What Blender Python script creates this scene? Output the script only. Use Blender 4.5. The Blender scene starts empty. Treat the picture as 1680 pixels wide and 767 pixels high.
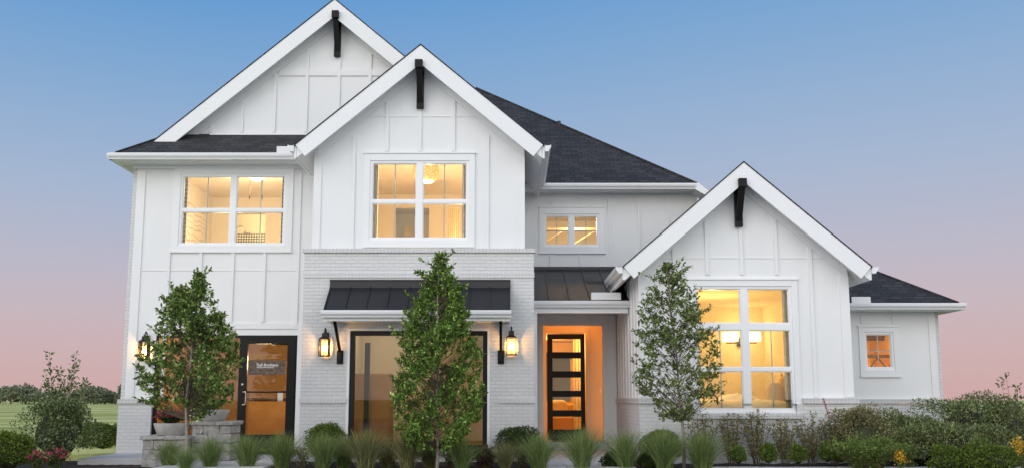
import bpy, bmesh, math, random
import numpy as np
from mathutils import Vector, Matrix
random.seed(7); RNG = np.random.default_rng(11)
R = math.radians
SC = bpy.context.scene
COL = SC.collection

# ------------------------------------------------------------------ camera
PITCH, FPX, EYE = R(7.86), 1500.0, 1.2          # measured from the converging verticals of the photograph
cd = bpy.data.cameras.new('camera'); cam = bpy.data.objects.new('camera', cd); COL.objects.link(cam)
cam.location = (0, 0, EYE); cam.rotation_euler = (R(90) + PITCH, 0, 0)
cd.sensor_width = 36; cd.lens = 36 * FPX / 1680; cd.shift_y = 64.5 / 1680
cd.clip_start = 0.1; cd.clip_end = 5000
SC.camera = cam

# ------------------------------------------------------------------ world: twilight opposite the set sun
W = bpy.data.worlds.new('World'); SC.world = W; W.use_nodes = True
wn = W.node_tree.nodes; wl = W.node_tree.links; wn.clear()
def lin(r, g, b):
    f = lambda c: (c / 255 / 12.92) if c <= 10 else ((c / 255 + .055) / 1.055) ** 2.4
    return (f(r), f(g), f(b), 1)
def ramp_set(node, stops):
    cr = node.color_ramp
    while len(cr.elements) > 1: cr.elements.remove(cr.elements[-1])
    cr.elements[0].position, cr.elements[0].color = stops[0]
    for p, c in stops[1:]:
        e = cr.elements.new(p); e.color = c
tc = wn.new('ShaderNodeTexCoord'); sx = wn.new('ShaderNodeSeparateXYZ'); wl.new(tc.outputs['Generated'], sx.inputs[0])
front = wn.new('ShaderNodeValToRGB'); back = wn.new('ShaderNodeValToRGB')
ramp_set(front, [(0.0, lin(206, 168, 168)), (.044, lin(203, 175, 178)), (.09, lin(197, 181, 190)), (.135, lin(186, 183, 199)), (.215, lin(164, 181, 208)),
                 (.27, lin(148, 175, 209)), (.323, lin(130, 168, 209)), (.405, lin(99, 154, 209)), (.7, lin(72, 126, 192)), (1.0, lin(72, 120, 184))])
ramp_set(back, [(0.0, (1.52, 1.41, 1.30, 1)), (.15, (1.72, 1.69, 1.64, 1)), (.4, (1.63, 1.68, 1.74, 1)), (.8, (.8, .92, 1.14, 1)), (1.0, (.3, .4, .6, 1))])
mq = wn.new('ShaderNodeMapRange'); mq.interpolation_type = 'SMOOTHSTEP'; mq.inputs['From Min'].default_value = -.4; mq.inputs['From Max'].default_value = .35
mq.inputs['To Min'].default_value = 1.0; mq.inputs['To Max'].default_value = .87; wl.new(sx.outputs['X'], mq.inputs['Value'])       # the sky is a little paler towards the right
mz = wn.new('ShaderNodeMath'); mz.operation = 'MULTIPLY'; wl.new(sx.outputs['Z'], mz.inputs[0]); wl.new(mq.outputs[0], mz.inputs[1])
wl.new(mz.outputs[0], front.inputs[0]); wl.new(sx.outputs['Z'], back.inputs[0])
mr = wn.new('ShaderNodeMapRange'); mr.interpolation_type = 'SMOOTHSTEP'
mr.inputs['From Min'].default_value = .25; mr.inputs['From Max'].default_value = -.75
wl.new(sx.outputs['Y'], mr.inputs['Value'])
mx = wn.new('ShaderNodeMix'); mx.data_type = 'RGBA'
wl.new(mr.outputs[0], mx.inputs[0]); wl.new(front.outputs[0], mx.inputs[6]); wl.new(back.outputs[0], mx.inputs[7])
bgA = wn.new('ShaderNodeBackground'); wl.new(mx.outputs[2], bgA.inputs[0]); bgA.inputs[1].default_value = 1.0
sky = wn.new('ShaderNodeTexSky'); sky.sky_type = 'NISHITA'; sky.sun_disc = False
sky.sun_elevation = R(3); sky.sun_rotation = R(230)
bgB = wn.new('ShaderNodeBackground'); wl.new(sky.outputs[0], bgB.inputs[0]); bgB.inputs[1].default_value = .006
ads = wn.new('ShaderNodeAddShader'); wl.new(bgA.outputs[0], ads.inputs[0]); wl.new(bgB.outputs[0], ads.inputs[1])
wo = wn.new('ShaderNodeOutputWorld'); wl.new(ads.outputs[0], wo.inputs[0])

# ------------------------------------------------------------------ afterglow sun: broad and soft, behind the camera
sd = bpy.data.lights.new('sun', 'SUN'); sd.energy = .82; sd.angle = R(50); sd.color = (1, .95, .90)
sun = bpy.data.objects.new('sun', sd); COL.objects.link(sun)
sun.rotation_euler = (R(62), 0, R(-50))
SC.view_settings.view_transform = 'Standard'; SC.view_settings.look = 'None'
SC.view_settings.exposure = 0.0; SC.view_settings.gamma = 1; SC.view_settings.use_curve_mapping = False
SC.cycles.use_denoising = True
SC.cycles.max_bounces = 8; SC.cycles.transparent_max_bounces = 12; SC.cycles.sample_clamp_indirect = 6

# ------------------------------------------------------------------ materials
def mat(name): 
    m = bpy.data.materials.new(name); m.use_nodes = True
    return m, m.node_tree.nodes, m.node_tree.links, m.node_tree.nodes['Principled BSDF']
def N(ns, t, **kw):
    n = ns.new(t)
    for k, v in kw.items():
        if hasattr(n, k): setattr(n, k, v)
        else: n.inputs[k].default_value = v
    return n
def plain(name, col, rough=.5, var=.06, scale=6, bump=0., bscale=60, metal=0., spec=.5):
    m, ns, ls, b = mat(name)
    t = N(ns, 'ShaderNodeTexCoord'); nz = N(ns, 'ShaderNodeTexNoise'); nz.inputs['Scale'].default_value = scale; nz.inputs['Detail'].default_value = 5
    ls.new(t.outputs['Object'], nz.inputs['Vector'])
    r = N(ns, 'ShaderNodeValToRGB'); c = col
    ramp_set(r, [(.3, tuple(x * (1 - var) for x in c[:3]) + (1,)), (.7, tuple(min(1, x * (1 + var)) for x in c[:3]) + (1,))])
    ls.new(nz.outputs[0], r.inputs[0]); ls.new(r.outputs[0], b.inputs['Base Color'])
    b.inputs['Roughness'].default_value = rough; b.inputs['Metallic'].default_value = metal; b.inputs['Specular IOR Level'].default_value = spec
    if bump:
        n2 = N(ns, 'ShaderNodeTexNoise'); n2.inputs['Scale'].default_value = bscale; n2.inputs['Detail'].default_value = 4
        ls.new(t.outputs['Object'], n2.inputs['Vector'])
        bp = N(ns, 'ShaderNodeBump'); bp.inputs['Strength'].default_value = bump; bp.inputs['Distance'].default_value = .02
        ls.new(n2.outputs[0], bp.inputs['Height']); ls.new(bp.outputs[0], b.inputs['Normal'])
    return m
def bricky(name, c1, c2, cm, bw, bh, mortar, bump, rough=.7, offset=.5, smooth=.1, noise=.15, nscale=30, big=.05):
    """brick-type pattern in metres, read from the metric UV of the face"""
    m, ns, ls, b = mat(name)
    uv = N(ns, 'ShaderNodeUVMap'); uv.uv_map = 'UVMap'
    br = N(ns, 'ShaderNodeTexBrick'); br.offset = offset
    ls.new(uv.outputs[0], br.inputs['Vector'])
    for k, v in (('Scale', 1), ('Mortar Size', mortar), ('Mortar Smooth', smooth), ('Brick Width', bw), ('Row Height', bh), ('Bias', 0.)): br.inputs[k].default_value = v
    br.inputs['Color1'].default_value = c1; br.inputs['Color2'].default_value = c2; br.inputs['Mortar'].default_value = cm
    nz = N(ns, 'ShaderNodeTexNoise'); nz.inputs['Scale'].default_value = nscale; nz.inputs['Detail'].default_value = 5; ls.new(uv.outputs[0], nz.inputs['Vector'])
    nb = N(ns, 'ShaderNodeTexNoise'); nb.inputs['Scale'].default_value = .9; nb.inputs['Detail'].default_value = 4; ls.new(uv.outputs[0], nb.inputs['Vector'])
    m1 = N(ns, 'ShaderNodeMapRange'); m1.inputs['To Min'].default_value = 1 - noise; m1.inputs['To Max'].default_value = 1 + noise; ls.new(nz.outputs[0], m1.inputs[0])
    m2 = N(ns, 'ShaderNodeMapRange'); m2.inputs['To Min'].default_value = 1 - 2 * big; m2.inputs['To Max'].default_value = 1 + 2 * big; ls.new(nb.outputs[0], m2.inputs[0])
    mm = N(ns, 'ShaderNodeMath', operation='MULTIPLY'); ls.new(m1.outputs[0], mm.inputs[0]); ls.new(m2.outputs[0], mm.inputs[1])
    vm = N(ns, 'ShaderNodeVectorMath', operation='SCALE'); ls.new(br.outputs['Color'], vm.inputs[0]); ls.new(mm.outputs[0], vm.inputs['Scale'])
    ls.new(vm.outputs[0], b.inputs['Base Color']); b.inputs['Roughness'].default_value = rough
    inv = N(ns, 'ShaderNodeMath', operation='SUBTRACT'); inv.inputs[0].default_value = 1; ls.new(br.outputs['Fac'], inv.inputs[1])
    ad = N(ns, 'ShaderNodeMath', operation='MULTIPLY_ADD'); ls.new(nz.outputs[0], ad.inputs[0]); ad.inputs[1].default_value = .5; ls.new(inv.outputs[0], ad.inputs[2])
    bp = N(ns, 'ShaderNodeBump'); bp.inputs['Strength'].default_value = bump; bp.inputs['Distance'].default_value = .008
    ls.new(ad.outputs[0], bp.inputs['Height']); ls.new(bp.outputs[0], b.inputs['Normal'])
    return m
def leafy(name, stops, rough=.55, trans=.3, spec=.22):
    m, ns, ls, b = mat(name)
    g = N(ns, 'ShaderNodeNewGeometry'); r = N(ns, 'ShaderNodeValToRGB'); ramp_set(r, stops)
    ls.new(g.outputs['Random Per Island'], r.inputs[0]); ls.new(r.outputs[0], b.inputs['Base Color'])
    b.inputs['Roughness'].default_value = rough; b.inputs['Specular IOR Level'].default_value = spec
    tr = N(ns, 'ShaderNodeBsdfTranslucent'); ls.new(r.outputs[0], tr.inputs[0])
    mi = N(ns, 'ShaderNodeMixShader'); mi.inputs[0].default_value = trans
    ls.new(b.outputs[0], mi.inputs[1]); ls.new(tr.outputs[0], mi.inputs[2])
    ls.new(mi.outputs[0], ns['Material Output'].inputs[0])
    return m
def glow(name, col, s):
    m, ns, ls, b = mat(name); b.inputs['Base Color'].default_value = col
    b.inputs['Emission Color'].default_value = col; b.inputs['Emission Strength'].default_value = s
    return m
def glassy(name, tint=(.97, .98, .97, 1), ior=1.5):
    m, ns, ls, b = mat(name); ns.remove(b)
    t = N(ns, 'ShaderNodeBsdfTransparent'); t.inputs[0].default_value = tint
    g = N(ns, 'ShaderNodeBsdfGlossy'); g.inputs['Roughness'].default_value = .01
    f = N(ns, 'ShaderNodeFresnel'); f.inputs[0].default_value = ior
    nz = N(ns, 'ShaderNodeTexNoise'); nz.inputs['Scale'].default_value = .8; bp = N(ns, 'ShaderNodeBump'); bp.inputs['Strength'].default_value = .012; bp.inputs['Distance'].default_value = .05
    tcx = N(ns, 'ShaderNodeTexCoord'); ls.new(tcx.outputs['Object'], nz.inputs['Vector']); ls.new(nz.outputs[0], bp.inputs['Height']); ls.new(bp.outputs[0], g.inputs['Normal'])
    mi = N(ns, 'ShaderNodeMixShader'); ls.new(f.outputs[0], mi.inputs[0]); ls.new(t.outputs[0], mi.inputs[1]); ls.new(g.outputs[0], mi.inputs[2])
    ls.new(mi.outputs[0], ns['Material Output'].inputs[0])
    return m
M = {}
M['glowpaint'] = plain('lamp_glow_paint', (.74, .54, .31), .5, .02, 2)  # orange lamp glow of the door recess is mixed into this paint colour
M['siding'] = plain('white_siding', (.80, .80, .80), .55, .02, 1.2, .06, 40)
M['trim'] = plain('white_trim', (.82, .82, .82), .45, .015, 2)
M['greige'] = plain('pale_grey_trim', (.76, .76, .76), .5, .03, 2)
M['vinyl'] = plain('white_vinyl', (.85, .86, .87), .3, .01, 2)
M['gutter'] = plain('white_gutter', (.78, .78, .79), .3, .02, 2)
M['brick'] = bricky('painted_brick', (.68, .675, .67, 1), (.64, .635, .63, 1), (.58, .575, .57, 1), .205, .0677, .006, .75, .6)
M['cap'] = bricky('painted_brick_cap', (.64, .635, .63, 1), (.60, .595, .59, 1), (.50, .495, .49, 1), .07, .30, .006, .6, .6, 0.)
M['soldier'] = bricky('painted_brick_soldier', (.68, .675, .67, 1), (.64, .635, .63, 1), (.58, .575, .57, 1), .0677, .21, .006, .75, .6, 0.)
M['shingle'] = bricky('charcoal_shingle', (.023, .0225, .024, 1), (.052, .050, .053, 1), (.007, .007, .008, 1), .24, .135, .008, 1.0, .9, .38, .3, .45, 90, .06)
M['metal'] = plain('charcoal_standing_seam', (.030, .030, .034), .38, .06, 3, 0, metal=.35)
M['black'] = plain('black_paint', (.008, .007, .007), .5, .1, 5, spec=.25)
M['bronze'] = plain('dark_bronze', (.022, .016, .013), .42, .12, 20, metal=.4)
M['bframe'] = plain('black_aluminium', (.008, .0075, .0075), .4, .08, 4, spec=.25)
M['glass'] = glassy('window_glass', ior=1.36)
M['store'] = glassy('storefront_glass', (.90, .89, .85, 1), 1.45)
M['lglass'] = glassy('lantern_glass', (1, .96, .88, 1), 1.3)
M['grid'] = plain('grey_green_grid', (.40, .45, .43), .4, .02)
M['steel'] = plain('brushed_steel', (.55, .53, .50), .3, .05, 20, metal=.9)
M['concrete'] = plain('concrete', (.50, .50, .50), .8, .06, 4, .15, 80)
M['bowl'] = plain('cast_stone', (.42, .41, .39), .8, .14, 8, .2, 40)
M['room'] = plain('cream_room_paint', (.72, .66, .56), .8, .02)
M['tan'] = plain('tan_room_paint', (.50, .33, .15), .7, .03, 2)
M['pale'] = plain('pale_room_paint', (.66, .60, .48), .7, .05, 2)
M['wood'] = plain('brown_cabinet', (.32, .165, .045), .6, .15, 3)
M['dkwood'] = plain('dark_stained_wood', (.05, .026, .014), .5, .2, 8)
M['linen'] = plain('linen', (.74, .66, .52), .85, .06, 6)
M['pillow'] = plain('tan_pillow_fabric', (.55, .42, .25), .9, .1, 20)
M['curtain'] = plain('grey_curtain', (.74, .73, .66), .85, .12, 14)
M['drape'] = plain('cream_drape', (.78, .68, .44), .85, .06, 10)
M['amber'] = plain('amber_room_paint', (.66, .44, .14), .7, .06, 3)
M['red'] = plain('red_lens', (.35, .02, .015), .2, .05)
M['carwhite'] = plain('white_car_paint', (.72, .72, .72), .2, .01)
M['darkglass'] = plain('dark_car_glass', (.02, .022, .025), .08, .05)
M['rubber'] = plain('black_rubber', (.02, .02, .02), .8, .1)
M['bulb'] = glow('warm_bulb', (1, .60, .20, 1), 40)
M['shade'] = glow('lit_lamp_shade', (1, .78, .40, 1), 2.6)
M['fanlight'] = glow('lit_fan_bowl', (1, .90, .72, 1), 6)
def woven():
    m, ns, ls, b = mat('lit_woven_rattan'); t = N(ns, 'ShaderNodeTexCoord'); v = N(ns, 'ShaderNodeTexVoronoi'); v.inputs['Scale'].default_value = 40; ls.new(t.outputs['Object'], v.inputs['Vector'])
    r = N(ns, 'ShaderNodeValToRGB'); ramp_set(r, [(.2, (1, .62, .25, 1)), (.6, (.45, .25, .09, 1))]); ls.new(v.outputs['Distance'], r.inputs[0])
    ls.new(r.outputs[0], b.inputs['Base Color']); ls.new(r.outputs[0], b.inputs['Emission Color']); b.inputs['Emission Strength'].default_value = .8; b.inputs['Roughness'].default_value = .9
    return m
M['woven'] = woven()
M['bark'] = plain('pale_bark', (.30, .26, .21), .85, .25, 30, .5, 60)
M['twig'] = plain('brown_twig', (.12, .09, .06), .9, .2, 30)

# ------------------------------------------------------------------ mesh builder
ORG = {}
def link_mesh(name, verts, faces, m, parent=None, smooth=False, uv=True):
    me = bpy.data.meshes.new(name); me.from_pydata([tuple(v) for v in verts], [], faces)
    me.materials.append(m)
    if uv: metric_uv(me)
    if smooth: me.polygons.foreach_set('use_smooth', [True] * len(me.polygons))
    me.update()
    o = bpy.data.objects.new(name, me); COL.objects.link(o)
    if parent is not None: o.parent = parent; ORG[o.name] = ORG.get(parent.name, (0, 0, 0))
    return o
def metric_uv(me):
    lay = me.uv_layers.new(name='UVMap')
    for p in me.polygons:
        n = p.normal
        u = Vector((-n.y, n.x, 0))
        u = Vector((1, 0, 0)) if u.length < 1e-3 else u.normalized()
        if abs(u.x) > abs(u.y):
            if u.x < 0: u = -u
        elif u.y < 0: u = -u
        v = n.cross(u)
        if v.z < 0 or (abs(v.z) < 1e-6 and v.y < 0): v = -v
        for li in p.loop_indices:
            co = me.vertices[me.loops[li].vertex_index].co
            lay.data[li].uv = (co.dot(u), co.dot(v))
class MB:
    def __init__(s): s.v = []; s.f = []
    def add(s, vs, fs):
        k = len(s.v); s.v += [tuple(x) for x in vs]; s.f += [tuple(i + k for i in f) for f in fs]; return s
    def box(s, x0, x1, y0, y1, z0, z1):
        x0, x1 = sorted((x0, x1)); y0, y1 = sorted((y0, y1)); z0, z1 = sorted((z0, z1))
        return s.add([(x, y, z) for x in (x0, x1) for y in (y0, y1) for z in (z0, z1)],
                     [(0, 1, 3, 2), (4, 6, 7, 5), (0, 4, 5, 1), (2, 3, 7, 6), (0, 2, 6, 4), (1, 5, 7, 3)])
    def prism(s, poly, vec):
        n = len(poly); vec = Vector(vec); a = [Vector(p) for p in poly]; b = [p + vec for p in a]
        return s.add(a + b, [tuple(range(n))[::-1], tuple(range(n, 2 * n))] + [(i, (i + 1) % n, n + (i + 1) % n, n + i) for i in range(n)])
    def bar(s, p, q, w, d=None, up=(0, 0, 1)):
        p = Vector(p); q = Vector(q); t = (q - p).normalized(); d = d or w; up = Vector(up)
        if abs(t.dot(up)) > .98: up = Vector((0, 1, 0))
        a = t.cross(up).normalized() * w / 2; b = a.cross(t).normalized() * d / 2
        return s.prism([p - a - b, p + a - b, p + a + b, p - a + b], q - p)
    def tube(s, pts, rs, n=8, cap=True):
        pts = [Vector(p) for p in pts]; k0 = len(s.v)
        if not hasattr(rs, '__len__'): rs = [rs] * len(pts)
        vs = []; fs = []; ref = None
        for i, p in enumerate(pts):
            t = (pts[min(i + 1, len(pts) - 1)] - pts[max(i - 1, 0)]).normalized()
            if ref is None: ref = Vector((1, 0, 0)) if abs(t.x) < .8 else Vector((0, 1, 0))
            a = (ref - t * ref.dot(t)).normalized(); ref = a; b = t.cross(a)
            for j in range(n):
                th = 2 * math.pi * j / n; vs.append(p + (a * math.cos(th) + b * math.sin(th)) * rs[i])
        for i in range(len(pts) - 1):
            for j in range(n): fs.append((i * n + j, i * n + (j + 1) % n, (i + 1) * n + (j + 1) % n, (i + 1) * n + j))
        if cap: fs.append(tuple(range(n))[::-1]); fs.append(tuple(range((len(pts) - 1) * n, len(pts) * n)))
        return s.add(vs, fs)
    def lathe(s, prof, c=(0, 0, 0), n=24, sx=1, sy=1):
        vs = []; fs = []
        for r, z in prof:
            for j in range(n):
                th = 2 * math.pi * j / n; vs.append((c[0] + r * math.cos(th) * sx, c[1] + r * math.sin(th) * sy, c[2] + z))
        for i in range(len(prof) - 1):
            for j in range(n): fs.append((i * n + j, i * n + (j + 1) % n, (i + 1) * n + (j + 1) % n, (i + 1) * n + j))
        return s.add(vs, fs)
    def build(s, name, m, parent=None, smooth=False, bevel=0):
        o0 = Vector(ORG.get(parent.name, (0, 0, 0))) if parent is not None else Vector((0, 0, 0))
        o = link_mesh(name, [Vector(v) - o0 for v in s.v], s.f, m, parent, smooth)
        bm = bmesh.new(); bm.from_mesh(o.data); bmesh.ops.recalc_face_normals(bm, faces=bm.faces[:]); bm.to_mesh(o.data); bm.free()
        if bevel:
            b = o.modifiers.new('Bevel', 'BEVEL'); b.width = bevel; b.segments = 2; b.limit_method = 'ANGLE'
        return o
def thing(name, label, cat, loc=(0, 0, 0), group=None):
    o = bpy.data.objects.new(name, None); COL.objects.link(o); o.location = loc; o.empty_display_size = .1
    o['label'] = label; o['category'] = cat
    if group: o['group'] = group
    ORG[o.name] = tuple(loc)
    return o
def tag(o, label, cat, group=None):
    o['label'] = label; o['category'] = cat
    if group: o['group'] = group
    return o
def pieces(name, m, parent, boxes, bevel=0):
    for q in boxes: MB().box(*q).build(name, m, parent, bevel=bevel)
def structure(o): o['kind'] = 'structure'; return o
def copy_tree(o, parent=None):
    c = o.copy(); COL.objects.link(c); c.parent = parent
    for ch in o.children: copy_tree(ch, c)
    return c
_c, _s = math.cos(PITCH), math.sin(PITCH)
def at(px, py, Y):
    """place in the world, on the frontal plane Y, of a point measured in the photograph"""
    u = (px - 840) / FPX; v = (448 - py) / FPX; t = Y / (_c - v * _s)
    return u * t, EYE + (_s + v * _c) * t

# ------------------------------------------------------------------ ground
def ground_mat():
    m, ns, ls, b = mat('field_grass')
    t = N(ns, 'ShaderNodeTexCoord')
    mp = N(ns, 'ShaderNodeMapping'); mp.inputs['Scale'].default_value = (.05, .12, 1); ls.new(t.outputs['Object'], mp.inputs[0])
    n1 = N(ns, 'ShaderNodeTexNoise'); n1.inputs['Scale'].default_value = 1.5; n1.inputs['Detail'].default_value = 6; ls.new(mp.outputs[0], n1.inputs['Vector'])
    n2 = N(ns, 'ShaderNodeTexNoise'); n2.inputs['Scale'].default_value = 9; n2.inputs['Detail'].default_value = 8; ls.new(t.outputs['Object'], n2.inputs['Vector'])
    r1 = N(ns, 'ShaderNodeValToRGB'); ramp_set(r1, [(.34, (.27, .29, .05, 1)), (.46, (.46, .46, .10, 1)), (.56, (.60, .59, .17, 1)), (.68, (.72, .66, .34, 1))])
    ls.new(n1.outputs[0], r1.inputs[0])
    m1 = N(ns, 'ShaderNodeMapRange'); m1.inputs['To Min'].default_value = .6; m1.inputs['To Max'].default_value = 1.3; ls.new(n2.outputs[0], m1.inputs[0])
    vm = N(ns, 'ShaderNodeVectorMath', operation='SCALE'); ls.new(r1.outputs[0], vm.inputs[0]); ls.new(m1.outputs[0], vm.inputs['Scale'])
    ls.new(vm.outputs[0], b.inputs['Base Color']); b.inputs['Roughness'].default_value = .95
    bp = N(ns, 'ShaderNodeBump'); bp.inputs['Strength'].default_value = .6; bp.inputs['Distance'].default_value = .08; ls.new(n2.outputs[0], bp.inputs['Height']); ls.new(bp.outputs[0], b.inputs['Normal'])
    return m
g = MB(); xs = [-2500, -400, -60, 60, 400, 2500]; ys = [-2500, -300, -40, 60, 400, 2500]
g.add([(x, y, 0) for y in ys for x in xs], [(j * 6 + i, j * 6 + i + 1, j * 6 + i + 7, j * 6 + i + 6) for j in range(5) for i in range(5)])
structure(g.build('ground', ground_mat()))
M['asphalt'] = plain('asphalt', (.05, .05, .05), .9, .15, 8, .3, 90)
structure(MB().box(-60, 60, -24, -13, -.2, .012).build('road', M['asphalt']))
M['lot'] = plain('pale_bounce_concrete', (.52, .51, .49), .9, .1, 1.5, .2, 60)
structure(MB().box(-30, 30, -12.9, 12.9, -.2, .03).build('bounce_paving', M['lot']))  # paving out of view, put in to bounce light up onto the soffits
M['mulch'] = plain('dark_mulch', (.022, .015, .011), .95, .5, 40, 1., 60)
def bumpy(name, x0, x1, y0, y1, z, amp, nx, ny, m):
    vs = []; fs = []
    for j in range(ny + 1):
        for i in range(nx + 1):
            e = 0 if i in (0, nx) or j in (0, ny) else 1
            vs.append((x0 + (x1 - x0) * i / nx, y0 + (y1 - y0) * j / ny, z + e * random.uniform(-amp, amp)))
    for j in range(ny):
        for i in range(nx): a = j * (nx + 1) + i; fs.append((a, a + 1, a + nx + 2, a + nx + 1))
    return structure(link_mesh(name, vs, fs, m, smooth=True))
bumpy('planting_bed', -11.5, -6.16, 13.2, 18.4, .012, .008, 60, 50, M['mulch'])
bumpy('planting_bed', -6.15, .55, 13.2, 17.33, .06, .02, 80, 40, M['mulch'])
bumpy('planting_bed', 2.05, 14, 13.2, 18.98, .06, .02, 120, 50, M['mulch'])
M['paver'] = bricky('pale_paver', (.58, .58, .57, 1), (.52, .52, .51, 1), (.34, .34, .33, 1), .6, .4, .01, .3, .8)
structure(MB().box(.56, 2.04, 8, 20.58, -.1, .10).build('entry_walk', M['paver']))
structure(MB().box(-5.9, -4.1, 13.2, 18.96, -.1, .10).build('side_walk', M['paver']))
sl = MB().box(-8.05, -6.2, 17.25, 18.98, -.05, .125).build('stoop_slab', M['concrete'], bevel=.012)
structure(sl)
kb = MB()
x = 3.0
while x < 9.0:
    w = random.uniform(.5, .75); kb.box(x, x + w - .012, 15.18, 15.34, -.02, .115 + random.uniform(-.004, .004)); x += w
structure(kb.build('kerb', plain('grey_kerb_stone', (.34, .335, .33), .85, .15, 6, .2, 60), bevel=.01))

# ------------------------------------------------------------------ the house
H = thing('house', 'large white two-storey farmhouse with three gables, dark shingle roofs and lit windows', 'house', (0, 19, 0))
YL, YB, YR, YM, YS = 19.0, 17.5, 17.0, 20.6, 19.0      # wall planes: left wing, middle bay, right gable, recessed middle, right end
YBB = 17.35                                            # brick face of the bay
def wall(name, m, x0, x1, z0, z1, y, th, holes=(), extra=None, battens=(), parts=None, top=None):
    """front wall with real openings; battens etc. are added to the same mesh"""
    b = MB()
    xs = sorted({x0, x1, *[h[0] for h in holes], *[h[1] for h in holes]}); zs = sorted({z0, z1, *[h[2] for h in holes], *[h[3] for h in holes]})
    inside = lambda x, z: any(h[0] < x < h[1] and h[2] < z < h[3] for h in holes)
    for i in range(len(xs) - 1):
        for j in range(len(zs) - 1):
            if inside((xs[i] + xs[i + 1]) / 2, (zs[j] + zs[j + 1]) / 2): continue
            for yy in (y, y + th): b.add([(xs[i], yy, zs[j]), (xs[i + 1], yy, zs[j]), (xs[i + 1], yy, zs[j + 1]), (xs[i], yy, zs[j + 1])], [(0, 1, 2, 3)])
    for (a, c, d, e) in list(holes) + [(x0, x1, z0, z1)]:
        for p, q in (((a, d), (c, d)), ((c, d), (c, e)), ((c, e), (a, e)), ((a, e), (a, d))):
            b.add([(p[0], y, p[1]), (q[0], y, q[1]), (q[0], y + th, q[1]), (p[0], y + th, p[1])], [(0, 1, 2, 3)])
    if extra: extra(b)
    return b.build(name, m, H)
BT = .03
def batten(b, x, z0, z1, y, w=.066): b.box(x - w / 2, x + w / 2, y - BT, y - .0005, z0, z1)
def joint(b, x0, x1, z, y): b.box(x0, x1, y - .012, y - .0005, z - .006, z + .006)

# pixel readings turned into window rectangles
def rect(x0, y0, x1, y1, Y):
    a, zt = at(x0, y0, Y); c, zb = at(x1, y1, Y); 
    return (a, c, zb, zt)
LWIN = (-7.035, -4.79, 4.41, 5.945); BWIN = (-2.78, -.84, 4.26, 5.84); RWIN = (3.41, 5.22, .99, 3.305)
MWIN = (.73, 2.0, 4.65, 5.41); SWIN = (7.305, 7.915, 1.815, 2.595)
SF = (-7.39, -4.45, .20, 2.53)       # storefront and glass door in the left wing
ST = (-3.068, -.466, .28, 2.497)     # big shop window in the bay

# left wing -----------------------------------------------------------
def ex_left(b):
    b.box(-7.97, -7.79, YL - .024, YL - .0005, 1.25, 6.02)                       # corner board
    for px in (277.5, 489): X = at(px, 420, YL)[0]; batten(b, X, 2.72 if px > 400 else 1.25, 5.98, YL)
    for px in (328, 381, 433): batten(b, at(px, 460, YL)[0], 2.80, 4.31, YL)
    for px in (330, 382, 434): pass
    b.box(-7.6, -4.36, YL - .022, YL - .0005, 2.66, 2.78)                        # band over storefront
    joint(b, -7.79, -3.95, at(300, 443, YL)[1], YL)
    b.box(-4.45, -4.33, YL - .024, YL - .0005, .2, 2.66)
    b.box(-4.20, -4.12, YL - .02, YL - .0005, 1.25, 2.66)
wall('siding_wall', M['siding'], -7.97, -3.95, 1.20, 6.3, YL, .2, [LWIN, (SF[0], SF[1], 1.2, SF[3])], ex_left)
pieces('brick_base', M['brick'], H, [(-8.07, SF[0] - .001, YL - .06, YL + .1, -.1, 1.12), (-4.32, -3.98, YL - .06, YL + .1, -.1, 1.12)])
pieces('brick_cap', M['cap'], H, [(-8.09, SF[0] - .001, YL - .09, YL + .1, 1.122, 1.215), (-4.32, -3.98, YL - .09, YL + .1, 1.122, 1.215)], bevel=.006)
MB().box(-8.07, -7.972, YL + .02, 30, -.1, 6.25).build('brick_side_wall', M['brick'], H)

# middle bay ----------------------------------------------------------
def ex_bay(b):
    b.box(-3.88, -3.73, YB - .024, YB - .0005, 4.1, 5.9); b.box(.10, .25, YB - .024, YB - .0005, 4.1, 5.9)
    for px in (580, 799.5): batten(b, at(px, 300, YB)[0], 4.1, 6.35, YB)
    zt = lambda X: 8.06 - .44 - .842 * abs(X + 1.787)
    for px in (635.5, 689, 744): X = at(px, 220, YB)[0]; batten(b, X, 6.03, zt(X), YB)
    joint(b, -3.1, -.5, at(690, 191.5, YB)[1], YB)
    # gable triangle with sloping frieze boards
    b.prism([(-3.88, YB, 5.9), (.25, YB, 5.9), (.25, YB, 6.11), (-1.787, YB, 7.86), (-3.88, YB, 6.11)], (0, .2, 0))
    for s in (-1, 1):
        b.prism([(-1.787 + s * 2.03, YB - .022, 5.91), (-1.787, YB - .022, 7.62), (-1.787, YB - .022, 7.84), (-1.787 + s * 2.03, YB - .022, 6.13)], (0, .021, 0))
wall('siding_wall', M['siding'], -3.88, .25, 4.05, 5.9, YB, .2, [BWIN], ex_bay)
zL = at(690, 409, YBB)[1]
BX0, BX1 = -3.985, .42
wall('brick_wall', M['brick'], BX0, BX1, -.1, 3.99, YBB, .25, [ST])
b = MB(); b.box(BX0 - .03, BX1 + .03, YBB - .04, YB - .03, 3.992, 4.075); b.build('brick_cap', M['cap'], H, bevel=.006)
b = MB(); zz = at(690, 455, YBB)[1]; b.box(BX0 - .008, BX1 + .008, YBB - .018, YBB - .001, zz - .0, zz + .1); b.build('brick_band', M['soldier'], H)
pieces('brick_band', M['soldier'], H, [(BX0 - .012, -3.10, YBB - .03, YBB - .001, 1.14, 1.235), (-.26, BX1 + .012, YBB - .03, YBB - .001, 1.14, 1.235)])
b = MB(); b.box(-3.12, -.41, YBB - .008, YBB - .001, 2.56, 2.77); b.build('brick_lintel', M['soldier'], H)
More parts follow.
